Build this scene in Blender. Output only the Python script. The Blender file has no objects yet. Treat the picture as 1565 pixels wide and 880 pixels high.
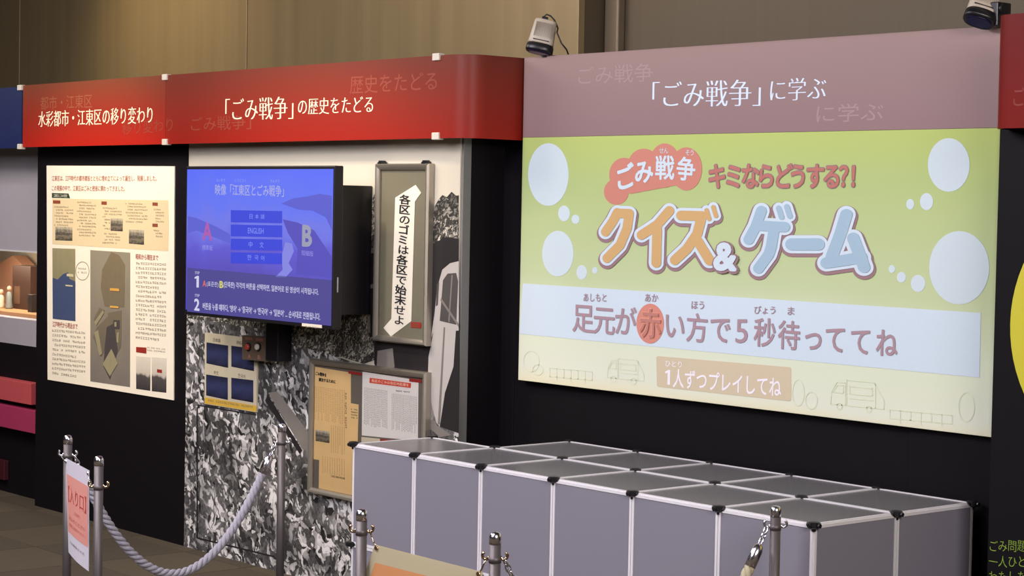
import bpy, math, random
from mathutils import Vector, Matrix
random.seed(7)
SC = bpy.context.scene
COL = SC.collection
PI = math.pi

# ---------------------------------------------------------------- camera
FPX = 3034.35
CR = Vector((0.6497698, 0.759895, 0.01894187)).normalized()
CF = Vector((-0.75885721, 0.64992152, -0.0416864)).normalized()
CU = CR.cross(CF).normalized()
CP = Vector((5.9134506, -4.3092926, 1.63175515))
cam = bpy.data.cameras.new('camera'); camo = bpy.data.objects.new('camera', cam); COL.objects.link(camo)
camo.matrix_world = Matrix(((CR.x, CU.x, -CF.x, CP.x), (CR.y, CU.y, -CF.y, CP.y), (CR.z, CU.z, -CF.z, CP.z), (0, 0, 0, 1)))
cam.sensor_width = 36.0; cam.lens = 36.0 * FPX / 1565.0; cam.clip_start = .05; cam.clip_end = 60
SC.camera = camo

# ---------------------------------------------------------------- world, exposure
w = bpy.data.worlds.new('world'); SC.world = w; w.use_nodes = True
w.node_tree.nodes['Background'].inputs[0].default_value = (.6, .62, .75, 1)
w.node_tree.nodes['Background'].inputs[1].default_value = .05
vs = SC.view_settings
vs.view_transform = 'Standard'; vs.look = 'None'; vs.gamma = 1; vs.use_curve_mapping = False; vs.exposure = 0.0

# ---------------------------------------------------------------- lights
def aim(o, target):
    o.rotation_euler = (Vector(target) - o.location).to_track_quat('-Z', 'Y').to_euler()
def spot(name, loc, target, power, col, size=60, blend=1, radius=.05):
    l = bpy.data.lights.new(name, 'SPOT'); l.energy = power; l.color = col
    l.spot_size = math.radians(size); l.spot_blend = blend; l.shadow_soft_size = radius
    o = bpy.data.objects.new(name, l); COL.objects.link(o); o.location = loc; aim(o, target); return o
def area(name, loc, target, power, col, sx, sy):
    l = bpy.data.lights.new(name, 'AREA'); l.energy = power; l.color = col; l.shape = 'RECTANGLE'; l.size = sx; l.size_y = sy
    o = bpy.data.objects.new(name, l); COL.objects.link(o); o.location = loc; aim(o, target); return o
WARM = (1, .78, .48); NEUT = (.95, .915, 1.0)
spot('poster_spotlight', (-2.6, -1.1, 3.25), (-2.85, .55, 1.5), 150, (1, .76, .44), 46)
spot('mural_spotlight', (-1.3, -.9, 3.3), (-1.0, .55, 1.65), 105, WARM, 62)
spot('banner_spotlight', (-.6, -1.0, 3.2), (-.9, .5, .75), 120, (1, .88, .76), 62)
spot('wall_downlight_left', (-4.9, .6, 3.5), (-4.75, 2.0, 2.6), 140, WARM, 80, 1, .2)
spot('wall_downlight_right', (-1.7, .5, 3.5), (-1.5, 2.0, 2.5), 20, WARM, 95, 1, .2)
area('wall_fill', (-2.2, .5, 3.5), (-2.2, 2.0, 2.4), 14, (1, .8, .55), 5.5, .2)  # unseen strip added to spread light over the back wall
area('wall_fill_right', (2.2, .9, 3.5), (2.2, 2.2, 2.5), 6, (1, .84, .66), 5, .2)  # same added strip for the right part of the back wall
spot('side_spotlight', (3.3, -1.6, 3.3), (2.7, .5, 1.9), 26, (1, .72, .42), 40)
spot('diorama_spotlight', (-4.3, -.9, 3.2), (-4.3, .6, 1.2), 40, (.95, .88, 1), 40)
area('fill_light', (.6, -2.6, 3.5), (.4, -.4, 0), 210, NEUT, 3.2, 1.6)  # unseen area fill added for the general ambient light
area('fill_light_far', (-3.0, -1.6, 3.5), (-2.6, .4, 0), 130, (1, .92, .88), 2.4, 1.2)  # ambient fill added over the left end, no fitting modelled
area('fill_light_right', (6.8, -2.6, 3.3), (2.3, .3, .4), 270, (1, .92, .9), 2.0, 1.4)  # fill added to brighten the right faces of the cubes
area('fill_light_near', (1.0, -5.5, 3.5), (.4, 0, .6), 160, NEUT, 2.6, 1.6)  # fill added on the camera side to brighten the cube fronts
# the image projector: a spot whose beam is cut to the picture's rectangle by its own gate
PRJ = Vector((1.16, -1.75, 2.75)); SY = .752
pl = bpy.data.lights.new('projector_lamp', 'SPOT'); pl.energy = 105; pl.color = (.9, .95, 1); pl.spot_size = math.radians(120); pl.spot_blend = 0; pl.shadow_soft_size = .01
po = bpy.data.objects.new('projector_lamp', pl); COL.objects.link(po); po.location = PRJ; po.rotation_euler = (PI/2, 0, 0)
pl.use_nodes = True; nt = pl.node_tree; em = nt.nodes['Emission']
tc = nt.nodes.new('ShaderNodeTexCoord'); sp = nt.nodes.new('ShaderNodeSeparateXYZ'); nt.links.new(tc.outputs['Normal'], sp.inputs[0])
def lm(op, a, b=None):
    n = nt.nodes.new('ShaderNodeMath'); n.operation = op
    for i, v in enumerate((a, b)):
        if v is None: continue
        if isinstance(v, (int, float)): n.inputs[i].default_value = v
        else: nt.links.new(v, n.inputs[i])
    return n.outputs[0]
az = lm('ABSOLUTE', sp.outputs[2])
u_ = lm('DIVIDE', sp.outputs[0], az); v_ = lm('DIVIDE', sp.outputs[1], az)
GX0, GX1, GZ0, GZ1 = .055, 2.268, .952, 2.205
dY = SY - PRJ.y
cxu, hxu = ((GX0+GX1)/2 - PRJ.x)/dY, (GX1-GX0)/2/dY
czu, hzu = ((GZ0+GZ1)/2 - PRJ.z)/dY, (GZ1-GZ0)/2/dY
PSX, PSY = 1, 1
mu = lm('LESS_THAN', lm('ABSOLUTE', lm('SUBTRACT', u_, PSX*cxu)), hxu)
mv = lm('LESS_THAN', lm('ABSOLUTE', lm('SUBTRACT', v_, PSY*czu)), hzu)
st = lm('MULTIPLY', mu, mv); nt.links.new(st, em.inputs['Strength'])

# ---------------------------------------------------------------- helpers
def lin(c):
    return tuple(((v/255)/12.92 if v/255 <= .04045 else ((v/255+.055)/1.055)**2.4) for v in c)
MATS = {}
def mat(name, rgb, rough=.6, metal=0.0, var=.0, scale=30, bump=0, emit=0, spec=.5, stretch=None):
    if name in MATS: return MATS[name]
    m = bpy.data.materials.new(name); m.use_nodes = True; N = m.node_tree.nodes; L = m.node_tree.links
    b = N['Principled BSDF']; c = lin(rgb)
    b.inputs['Base Color'].default_value = (*c, 1); b.inputs['Roughness'].default_value = rough
    b.inputs['Metallic'].default_value = metal; b.inputs['Specular IOR Level'].default_value = spec
    if var or bump:
        t = N.new('ShaderNodeTexCoord'); mp = N.new('ShaderNodeMapping'); nz = N.new('ShaderNodeTexNoise')
        L.new(t.outputs['Object'], mp.inputs[0]); L.new(mp.outputs[0], nz.inputs[0])
        if stretch: mp.inputs['Scale'].default_value = stretch
        nz.inputs['Scale'].default_value = scale; nz.inputs['Detail'].default_value = 4
    if var:
        mx = N.new('ShaderNodeMix'); mx.data_type = 'RGBA'
        mx.inputs[6].default_value = (*[v*(1-var) for v in c], 1); mx.inputs[7].default_value = (*[min(1, v*(1+var)) for v in c], 1)
        L.new(nz.outputs[0], mx.inputs[0]); L.new(mx.outputs[2], b.inputs['Base Color'])
    if bump:
        bp = N.new('ShaderNodeBump'); bp.inputs['Strength'].default_value = bump; bp.inputs['Distance'].default_value = .005
        L.new(nz.outputs[0], bp.inputs['Height']); L.new(bp.outputs[0], b.inputs['Normal'])
    if emit:
        b.inputs['Emission Color'].default_value = (*c, 1); b.inputs['Emission Strength'].default_value = emit
        b.inputs['Base Color'].default_value = (0.01, .01, .01, 1)
    MATS[name] = m; return m

def ray(x, y):
    return CF + CR*((x-782.5)/FPX) - CU*((y-440)/FPX)
def at(x, y, Y):
    d = ray(x, y); t = (Y-CP.y)/d.y; return CP + d*t
def at_z(x, y, Z):
    d = ray(x, y); t = (Z-CP.z)/d.z; return CP + d*t
def at_plane(x, y, P, n):
    d = ray(x, y); t = (P-CP).dot(n)/d.dot(n); return CP + d*t

def wloc(o):
    v = Vector((0, 0, 0))
    while o is not None: v += o.location; o = o.parent
    return v
class MB:
    def __init__(s): s.v = []; s.f = []; s.sm = []
    def add(s, vs_, fs, smooth=False):
        b = len(s.v); s.v += [tuple(v) for v in vs_]; s.f += [tuple(b+i for i in f) for f in fs]; s.sm += [smooth]*len(fs); return s
    def box(s, x0, x1, y0, y1, z0, z1, M=None):
        P = [Vector((x, y, z)) for z in (z0, z1) for y in (y0, y1) for x in (x0, x1)]
        if M is not None: P = [M @ p for p in P]
        return s.add(P, [(0, 2, 3, 1), (4, 5, 7, 6), (0, 1, 5, 4), (2, 6, 7, 3), (0, 4, 6, 2), (1, 3, 7, 5)])
    def hexa(s, P):      # 4 points of a front face then the 4 matching back points
        return s.add(P, [(0, 1, 2, 3), (7, 6, 5, 4), (0, 4, 5, 1), (1, 5, 6, 2), (2, 6, 7, 3), (3, 7, 4, 0)])
    def tube(s, pts, r, n=12, cap=True, closed=False):
        pts = [Vector(p) for p in pts]; k = len(pts); rr = r if isinstance(r, (list, tuple)) else [r]*k
        b = len(s.v); up = None
        for i, p in enumerate(pts):
            if closed: t = pts[(i+1) % k]-pts[i-1]
            else: t = pts[min(i+1, k-1)]-pts[max(i-1, 0)]
            t.normalize()
            if up is None:
                up = t.orthogonal().normalized()
            else:
                up = (up - t*up.dot(t)).normalized()
            w_ = t.cross(up)
            for j in range(n):
                a = 2*PI*j/n; s.v.append(tuple(p+(up*math.cos(a)+w_*math.sin(a))*rr[i]))
        for i in range(k if closed else k-1):
            i2 = (i+1) % k
            for j in range(n):
                s.f.append((b+i*n+j, b+i*n+(j+1) % n, b+i2*n+(j+1) % n, b+i2*n+j)); s.sm.append(True)
        if cap and not closed:
            s.f.append(tuple(b+j for j in reversed(range(n)))); s.sm.append(False)
            s.f.append(tuple(b+(k-1)*n+j for j in range(n))); s.sm.append(False)
        return s
    def lathe(s, c, prof, n=24):     # prof: (r, z) from the bottom up
        return s.tube([(c[0], c[1], c[2]+z) for r, z in prof], [max(r, 1e-4) for r, z in prof], n)
    def prism(s, pts, off):          # polygon extruded by the vector off
        k = len(pts); off = Vector(off); P = [Vector(p) for p in pts]
        s.add(P+[p+off for p in P], [tuple(range(k)), tuple(range(2*k-1, k-1, -1))]+[(i, k+i, k+(i+1) % k, (i+1) % k) for i in range(k)]); return s
    def build(s, name, m, parent=None, bevel=0, fix=False):
        me = bpy.data.meshes.new(name); L = wloc(parent) if parent else Vector((0, 0, 0))
        o = bpy.data.objects.new(name, me); o.parent = parent
        if parent is None and s.v:
            xs = [v[0] for v in s.v]; ys = [v[1] for v in s.v]; zs = [v[2] for v in s.v]
            L = Vector(((min(xs)+max(xs))/2, (min(ys)+max(ys))/2, min(zs))); o.location = L
        me.from_pydata([tuple(Vector(v)-L) for v in s.v], [], s.f); me.polygons.foreach_set('use_smooth', s.sm); me.validate()
        if m: me.materials.append(m)
        if fix:
            import bmesh
            bm = bmesh.new(); bm.from_mesh(me); bmesh.ops.recalc_face_normals(bm, faces=bm.faces); bm.to_mesh(me); bm.free()
        if bevel:
            md = o.modifiers.new('bevel', 'BEVEL'); md.width = bevel; md.segments = 3; md.limit_method = 'ANGLE'
        COL.objects.link(o); return o
def tag(o, label=None, cat=None, group=None, kind=None):
    if label: o['label'] = label
    if cat: o['category'] = cat
    if group: o['group'] = group
    if kind: o['kind'] = kind
    return o
def thing(name, loc, label, cat, group=None):
    o = bpy.data.objects.new(name, None); o.empty_display_size = .05; COL.objects.link(o); o.location = loc
    return tag(o, label, cat, group)
def copy_tree(o, parent=None):
    c = o.copy(); COL.objects.link(c)
    if parent is not None: c.parent = parent
    for ch in list(o.children): copy_tree(ch, c)
    return c

# flat print on planes Y = const
def poly(name, pts, Y, m, parent, th=.0006):
    return MB().prism([at(x, y, Y) for x, y in pts], (0, th, 0)).build(name, m, parent, fix=True)
def ell(cx, cy, rx, ry, n=36):
    return [(cx+rx*math.cos(2*PI*i/n), cy+ry*math.sin(2*PI*i/n)) for i in range(n)]
def polys(name, plist, Y, m, parent, th=.0006):
    b = MB()
    for k, pts in enumerate(plist): b.prism([at(x, y, Y)-Vector((0, .00012*k, 0)) for x, y in pts], (0, th, 0))
    return b.build(name, m, parent, fix=True)
GL = {}
def glyph(s, wt=0.0):
    wt = min(wt, 0)
    if s == '1': return ([(.2, 0), (.3, 0), (.3, .68), (.225, .68), (.08, .59), (.08, .52), (.2, .575)], [(0, 1, 2, 3, 6), (6, 3, 4, 5)])
    k = (s, wt)
    if k not in GL:
        c = bpy.data.curves.new('t', 'FONT'); c.body = s; c.offset = wt; c.resolution_u = 3
        o = bpy.data.objects.new('t', c); me = o.to_mesh()
        GL[k] = ([(v.co.x, v.co.y) for v in me.vertices], [tuple(p.vertices) for p in me.polygons])
        o.to_mesh_clear(); bpy.data.objects.remove(o); bpy.data.curves.remove(c)
    return GL[k]
def shifts(wt, serif=0):
    """small copies of a glyph that thicken its strokes; each copy lies a hair in front of the last"""
    if serif: return [(0, 0), (serif, 0), (-serif, 0)]
    if wt <= 0: return [(0, 0)]
    n = 6 if wt < .03 else 12
    return [(0, 0)]+[(wt*math.cos(2*PI*i/n), wt*math.sin(2*PI*i/n)) for i in range(n)]
LIFT = .00007
def bbox(v):
    return min(a for a, b in v), max(a for a, b in v), min(b for a, b in v), max(b for a, b in v)
class TX:
    """collects lettering on a plane; put(point function) maps pixels of the photo onto the surface"""
    def __init__(s, Y=None, fn=None, n=(0, -1, 0)):
        s.fn = fn or (lambda x, y: at(x, y, Y)); s.b = MB(); s.n = Vector(n)
    def _emit(s, v, f, O, ex, ey, serif=0, wt=0):
        for i, (dx, dy) in enumerate(shifts(wt, serif)):
            s.b.add([O+ex*(a+dx)+ey*(b+dy)+s.n*LIFT*i for a, b in v], f)
        return s
    def line(s, t, l, r, h, wt=0.0, serif=0):
        """fit t between left-centre and right-centre pixels, h pixels tall"""
        v, f = glyph(t, wt); x0, x1, y0, y1 = bbox(v)
        L, R_ = s.fn(*l), s.fn(*r); mx, my = (l[0]+r[0])/2, (l[1]+r[1])/2
        H = s.fn(mx, my-h/2)-s.fn(mx, my+h/2); H.x = 0 if s.n.x == 0 else H.x; H.y = 0 if s.n.x == 0 else H.y
        ex = (R_-L)/(x1-x0); ey = H/(y1-y0)
        O = L - ex*x0 - ey*(y0+y1)/2
        return s._emit(v, f, O, ex, ey, serif, wt)
    def char(s, t, x, y, w_, h, wt=0.0, rot=0, serif=0):
        """one em cell centred on pixel x, y, w_ by h pixels"""
        v, f = glyph(t, wt); c = s.fn(x, y)
        a = math.radians(rot)
        EX = (s.fn(x+w_/2, y)-s.fn(x-w_/2, y)); EY = (s.fn(x, y-h/2)-s.fn(x, y+h/2))
        if s.n.x == 0: EX.z = 0; EX.y = 0; EY.x = 0; EY.y = 0
        ex = EX*math.cos(a)+EX.normalized()*0; 
        ca, sa = math.cos(a), math.sin(a); sx, sy = EX.length, EY.length; X = EX.normalized(); Yv = EY.normalized()
        for i, (dx, dy) in enumerate(shifts(wt, serif)):
            P = []
            for p, q in v:
                p, q = (p+dx-.5)*sx, (q+dy-.38)*sy
                P.append(c+X*(p*ca-q*sa)+Yv*(p*sa+q*ca)+s.n*LIFT*i)
            s.b.add(P, f)
        return s
    def scribble(s, x0, x1, y0, y1, h, seed=0, step=1.0):
        """a row of tiny unreadable print marks from (x0,y0) to (x1,y1)"""
        rnd = random.Random(seed); x = x0
        while x < x1-h*.5:
            t = (x-x0)/(x1-x0); y = y0+(y1-y0)*t; wd = h*.8*step
            if rnd.random() > .08:
                for k in range(3):
                    if rnd.random() < .55: a, b_, c, d = x, x+wd, y-h/2+k*h*.4, y-h/2+k*h*.4+h*.17
                    else: a = x+k*wd*.35; b_ = a+wd*.2; c, d = y-h/2, y+h/2
                    q = [s.fn(a, d), s.fn(b_, d), s.fn(b_, c), s.fn(a, c)]
                    s.b.add(q, [(0, 1, 2, 3)])
            x += h*step
        return s
    def build(s, name, m, parent, th=None):
        s.b.v = [tuple(Vector(v)+s.n*.0004) for v in s.b.v]
        return s.b.build(name, m, parent)

# ---------------------------------------------------------------- materials
M = {}
M['black'] = mat('black_laminate', (16, 13, 17), .6, var=.1, scale=40, spec=.15)
M['black2'] = mat('black_recess_board', (15, 12, 16), .6, var=.1, scale=20, spec=.15)
M['white'] = mat('white_paint', (205, 200, 195), .6, var=.04, scale=12)
M['grey'] = mat('grey_white_board', (165, 160, 165), .6, var=.04, scale=12)
M['steel'] = mat('brushed_stainless_steel', (106, 99, 99), .5, metal=.6, var=.06, scale=60, stretch=(1, 1, .05))
M['chrome'] = mat('polished_chrome', (235, 232, 240), .22, metal=1, var=.02)
M['brass'] = mat('pale_brass_plating', (215, 190, 160), .18, metal=1, var=.02)
M['alu'] = mat('satin_aluminium', (172, 164, 150), .36, metal=.75, var=.05, scale=40)
M['clipw'] = mat('white_plastic_clip', (215, 205, 190), .4, var=.03)
M['bplastic'] = mat('black_plastic', (22, 20, 24), .35, var=.05)
M['rope'] = mat('lavender_grey_rope_fibre', (166, 162, 174), .75, var=.14, scale=180, bump=.4)
M['rope2'] = mat('cream_rope_fibre', (190, 180, 150), .75, var=.14, scale=180, bump=.4)
M['letter'] = mat('cream_vinyl_letter', (250, 235, 205), .5, var=.02)
M['letter2'] = mat('pale_blue_white_vinyl_letter', (196, 208, 226), .5, var=.02)
M['ink'] = mat('black_ink', (30, 26, 30), .6, var=.05)
M['softink'] = mat('grey_print_ink', (128, 116, 96), .7, var=.05)
M['redink'] = mat('red_print_ink', (165, 80, 60), .6, var=.05)

def gradient(name, stops, axis=2, z0=0, z1=1, rough=.5, noise=0, nscale=2.0, emit=0, spec=.5):
    """printed or projected colour ramp across a sheet; coordinates are object space plus an offset set by the caller"""
    m = bpy.data.materials.new(name); m.use_nodes = True; N = m.node_tree.nodes; L = m.node_tree.links
    b = N['Principled BSDF']; b.inputs['Roughness'].default_value = rough; b.inputs['Specular IOR Level'].default_value = spec
    t = N.new('ShaderNodeTexCoord'); s_ = N.new('ShaderNodeSeparateXYZ'); L.new(t.outputs['Generated'], s_.inputs[0])
    r = N.new('ShaderNodeValToRGB')
    src = s_.outputs[axis]
    if noise:
        nz = N.new('ShaderNodeTexNoise'); nz.inputs['Scale'].default_value = nscale; nz.inputs['Detail'].default_value = 5
        L.new(t.outputs['Generated'], nz.inputs[0])
        a = N.new('ShaderNodeMath'); a.operation = 'MULTIPLY_ADD'; a.inputs[1].default_value = noise; L.new(nz.outputs[0], a.inputs[0])
        c = N.new('ShaderNodeMath'); c.operation = 'SUBTRACT'; L.new(src, c.inputs[0]); c.inputs[1].default_value = noise/2
        L.new(c.outputs[0], a.inputs[2]); src = a.outputs[0]
    L.new(src, r.inputs[0])
    e = r.color_ramp.elements
    while len(e) < len(stops): e.new(.5)
    for i, (p, c) in enumerate(stops): e[i].position = p; e[i].color = (*lin(c), 1)
    if emit:
        b.inputs['Base Color'].default_value = (.01, .01, .01, 1)
        L.new(r.outputs[0], b.inputs['Emission Color']); b.inputs['Emission Strength'].default_value = emit
    else: L.new(r.outputs[0], b.inputs['Base Color'])
    return m

# ================================================================ ROOM
def struct(o): o['kind'] = 'structure'; return o
fl = struct(MB().box(-9.3, 8.3, -8.3, 4.3, -.15, -.008).build('floor', mat('subfloor', (52, 46, 40), .9, var=.1)))
tile_m = [mat('carpet_tile_brown', (76, 66, 50), .95, var=.18, scale=90, bump=.6), mat('carpet_tile_dark', (69, 59, 45), .95, var=.18, scale=90, bump=.6)]
tiles = []
for mi in range(2):
    me = bpy.data.meshes.new('carpet_tile'); h = .2485
    me.from_pydata([(-h, -h, 0), (h, -h, 0), (h, h, 0), (-h, h, 0), (-h+.002, -h+.002, .008), (h-.002, -h+.002, .008), (h-.002, h-.002, .008), (-h+.002, h-.002, .008)], [],
                   [(3, 2, 1, 0), (4, 5, 6, 7), (0, 1, 5, 4), (1, 2, 6, 5), (2, 3, 7, 6), (3, 0, 4, 7)])
    me.materials.append(tile_m[mi]); tiles.append(me)
for i in range(17):
    for j in range(7):
        o = bpy.data.objects.new('carpet_tile', tiles[(i+j) % 2]); COL.objects.link(o); o.parent = fl
        o.location = Vector((-7.25+.5*i, -2.25+.5*j, -.008))-fl.location
# the rest of the carpet beyond the tiles that can be told apart
MB().box(-9.3, -7.5, -8.3, 4.3, -.008, 0).box(1.0, 8.3, -8.3, 4.3, -.008, 0).box(-7.5, 1.0, -8.3, -2.5, -.008, 0).box(-7.5, 1, 1.0, 4.3, -.008, 0).build('carpet', tile_m[0], fl)

def wallmat():
    m = bpy.data.materials.new('brushed_bronze_wall_panel'); m.use_nodes = True; N = m.node_tree.nodes; L = m.node_tree.links
    b = N['Principled BSDF']; b.inputs['Roughness'].default_value = .42; b.inputs['Metallic'].default_value = .35
    t = N.new('ShaderNodeTexCoord'); mp = N.new('ShaderNodeMapping'); mp.inputs['Scale'].default_value = (3, 3, .12)
    nz = N.new('ShaderNodeTexNoise'); nz.inputs['Scale'].default_value = 3; nz.inputs['Detail'].default_value = 6
    L.new(t.outputs['Object'], mp.inputs[0]); L.new(mp.outputs[0], nz.inputs[0])
    r = N.new('ShaderNodeValToRGB'); e = r.color_ramp.elements
    e[0].position = .3; e[0].color = (*lin((138, 121, 90)), 1); e[1].position = .75; e[1].color = (*lin((154, 136, 102)), 1)
    L.new(nz.outputs[0], r.inputs[0]); L.new(r.outputs[0], b.inputs['Base Color'])
    return m
WM = wallmat(); WD = mat('shaded_bronze_wall', (92, 80, 64), .5, metal=.2, var=.08, scale=8, stretch=(4, 4, .2))  # WD: darker bronze, shade of the set-back wall and return painted in
CM = mat('ceiling_paint', (70, 64, 60), .9, var=.05); WN = mat('room_wall_paint', (88, 80, 76), .9, var=.05)
wb = struct(MB().box(-9.3, -1.06, 2.04, 2.24, 0, 3.6).box(-1.01, 8.3, 2.2, 2.4, 0, 3.6).build('wall_back', WD))
for x0, x1 in ((-9.3, -6.70), (-6.69, -3.855), (-3.845, -1.01)):
    MB().box(x0, x1, 2.0, 2.04, 0, 3.6).build('wall_panel', WM, wb, bevel=.003)
MB().box(-1.06, -1.01, 2.04, 2.2, 0, 3.6).build('return_panel', WD, wb)
MB().box(-.995, -.90, 2.15, 2.2, 0, 3.6).build('edge_trim', mat('lighter_bronze_trim', (124, 110, 92), .4, metal=.3, var=.05), wb, bevel=.01)
struct(MB().box(-9.3, -9.1, -8.3, 2.04, 0, 3.6).build('wall_left', WN))
struct(MB().box(8.1, 8.3, -8.3, 2.2, 0, 3.6).build('wall_right', WN))
struct(MB().box(-9.1, 8.1, -8.3, -8.1, 0, 3.6).build('wall_front', WN))
struct(MB().box(-9.3, 8.3, -8.3, 2.4, 3.6, 3.75).build('ceiling', CM))

# ================================================================ PARTITION UNITS
WY = .79      # recessed wall plane
FY = .575     # face of the protruding unit
HY = .48      # face of the headers
ZB, ZT = 1.885, 2.205
t = thing('partition_unit', (-1.85, .7, 0), 'black exhibit partition carrying the red header, to left of projection screen', 'partition')
MB().box(-3.63, -2.13, FY, 1.05, .0, 2.15).build('black_board', M['black'], t)
MB().box(-2.13, -.10, .62, 1.05, .0, 2.15).build('carcass', M['black'], t)
MB().box(-3.6, -.05, .5, FY, 1.9, 2.1).build('header_bracket', M['black'], t)

t = thing('partition_unit', (1.2, 1.0, 0), 'black recessed partition wall behind and below the projection screen', 'partition')
MB().box(-.10, 2.40, WY, WY+.25, 0, 2.15).build('black_board', M['black2'], t)
xa, xb = at(1389, 700, WY-.008).x, 2.36
MB().box(xa, xb, WY-.008, WY, .52, .955).build('access_panel', mat('black_access_board', (18, 15, 18), .6, var=.05, spec=.12), t, bevel=.001)
MB().box(at(862, 600, WY-.003).x-.3, at(862, 600, WY-.003).x-.296, WY-.003, WY, .0, .95).build('board_joint', M['bplastic'], t)

t = thing('partition_unit', (3.3, .7, 0), 'black partition at right edge with yellow disc and green lettering', 'partition')
MB().box(2.40, 4.6, FY, 1.05, 0, 2.15).build('black_board', M['black'], t)
MB().box(2.5, 4.6, .5, FY, 1.9, 2.1).build('header_bracket', M['black'], t)
cx, cz, rr = 2.861, 1.315, .403
MB().prism([(cx+rr*math.cos(2*PI*i/72), FY-.004, cz+rr*math.sin(2*PI*i/72)) for i in range(72)], (0, .004, 0)).build('yellow_disc', mat('yellow_vinyl', (200, 192, 48), .5, var=.03), t, fix=True)
g = TX(FY)
for k, (s, y) in enumerate((('ごみ問題', 834), ('一人ひと', 858), ('わたした', 881))):
    for i, ch in enumerate(s): g.char(ch, 1518+i*14.6, y, 15, 19, -.01)
g.build('lettering', mat('lime_green_vinyl', (135, 165, 55), .5, var=.03), t)

# ---------------------------------------------------------------- red headers
hm = gradient('red_header_print', [(0, (168, 34, 24)), (.45, (146, 46, 34)), (1, (122, 66, 48))], rough=.42, noise=.12, nscale=1.2, spec=.2)
hm2 = gradient('red_header_print_right', [(0, (148, 32, 22)), (.5, (134, 44, 32)), (1, (114, 52, 40))], rough=.42, noise=.12, nscale=1.2, spec=.2)
ghost = mat('faint_terracotta_print', (150, 84, 58), .5, var=.02)
ghost2 = mat('faint_red_print', (144, 60, 44), .5, var=.02)
def clip(parent, x, y, big=1):
    p = at(x, y, HY)
    return MB().box(p.x-.022, p.x+.022, HY-.008, HY+.02, p.z-.014, p.z+.014).build('clip', M['clipw'], parent, bevel=.003)
SX = at(253, 160, HY).x
t = thing('header_sign', (-2.9, HY, ZB), 'red header board with white title about the water city, above the text poster', 'sign')
MB().box(at(35, 180, HY).x, SX-.001, HY, HY+.02, ZB, ZT).build('panel', hm, t)
TX(HY).line('水彩都市・江東区の移り変わり', (59, 182), (233, 175), 25, -.012, .024).build('lettering', M['letter'], t)
TX(HY).line('都市・江東区', (62, 158), (141, 154), 21).build('ghost_lettering', ghost, t)['label'] = 'faint larger lettering printed behind the title'
TX(HY).line('移り変わり', (187, 196), (264, 190), 21).build('ghost_lettering', ghost2, t)
for x, y in ((31, 134), (31, 224), (253, 118), (253, 217)): clip(t, x, y)
t = thing('header_sign', (-1.0, HY, ZB), 'long red header board with white title and a rounded right corner, above screen and mural', 'sign')
b = MB()
arc = [(SX+.001, HY)]+[(-.07+.1*math.sin(a*PI/20), HY+.1-.1*math.cos(a*PI/20)) for a in range(0, 11)]+[(.03, WY)]
inn = [(x-(0.012 if x > -.06 else 0), y+.012 if x < .02 else y) for x, y in arc]
pts = [Vector((x, y, ZB)) for x, y in arc]; n = len(pts)
b.add(pts+[p+Vector((0, 0, ZT-ZB)) for p in pts], [(i, i+1, n+i+1, n+i) for i in range(n-1)], True)
pi_ = [Vector((x, y, ZB)) for x, y in inn]
b.add(pi_+[p+Vector((0, 0, ZT-ZB)) for p in pi_], [(i+1, i, n+i, n+i+1) for i in range(n-1)], True)
for z in (ZB, ZT):
    b.add([Vector((x, y, z)) for x, y in arc]+[Vector((x, y, z)) for x, y in inn], [(i, i+1, n+i+1, n+i) for i in range(n-1)])
b.build('panel', hm2, t)
MB().box(SX+.05, -.02, HY+.03, WY+.2, ZT-.03, ZT-.02).build('top_board', M['black'], t)
g = TX(HY)
g.line('「ごみ戦争」', (345, 168), (448, 164), 34, -.018, .024).line('の歴史をたどる', (456, 163), (570, 159), 25, -.016, .022).build('lettering', M['letter'], t)
TX(HY).line('歴史をたどる', (535, 130), (668, 123), 28).build('ghost_lettering', ghost2, t)['label'] = 'faint larger lettering printed above the title'
TX(HY).line('ごみ戦争」', (292, 190), (384, 186), 22).build('ghost_lettering', ghost2, t)
for x, y in ((668, 87), (667, 208)): clip(t, x, y)
# blue header at the left edge of the picture
t = thing('header_sign', (-4.6, HY, ZB), 'dark blue header board cut off by the left edge', 'sign')
MB().box(-5.6, at(33, 180, HY).x, HY, HY+.02, ZB-.004, ZT-.006).build('panel', gradient('blue_header_print', [(0, (28, 38, 84)), (1, (44, 52, 88))], rough=.5, noise=.2), t)
# right red header with rounded left corner
t = thing('header_sign', (3.4, HY, ZB), 'dark red header board with a rounded left corner at the right edge', 'sign')
b = MB()
arc = [(2.43, FY)]+[(2.43+.06-.06*math.cos(a*PI/20), HY+.06-.06*math.sin(a*PI/20)) for a in range(0, 11)]+[(4.6, HY)]
pts = [Vector((x, y, ZB-.006)) for x, y in arc]; n = len(pts); H = Vector((0, 0, ZT-ZB+.006))
b.add(pts+[p+H for p in pts], [(i, i+1, n+i+1, n+i) for i in range(n-1)], True)
b.add([p+Vector((.0, .015, 0)) for p in pts]+[p+H+Vector((.0, .015, 0)) for p in pts], [(i+1, i, n+i, n+i+1) for i in range(n-1)], True)
for z in (Vector(), H): b.add([p+z for p in pts]+[p+z+Vector((0, .015, 0)) for p in pts], [(i, i+1, n+i+1, n+i) for i in range(n-1)])
b.build('panel', gradient('dark_red_header_print', [(0, (118, 20, 14)), (1, (104, 26, 22))], rough=.45, spec=.15), t)
TX(HY).line('ごみ', (1549, 148), (1590, 146), 30).build('ghost_lettering', mat('faint_red_print_dark', (128, 34, 26), .5), t)

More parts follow.
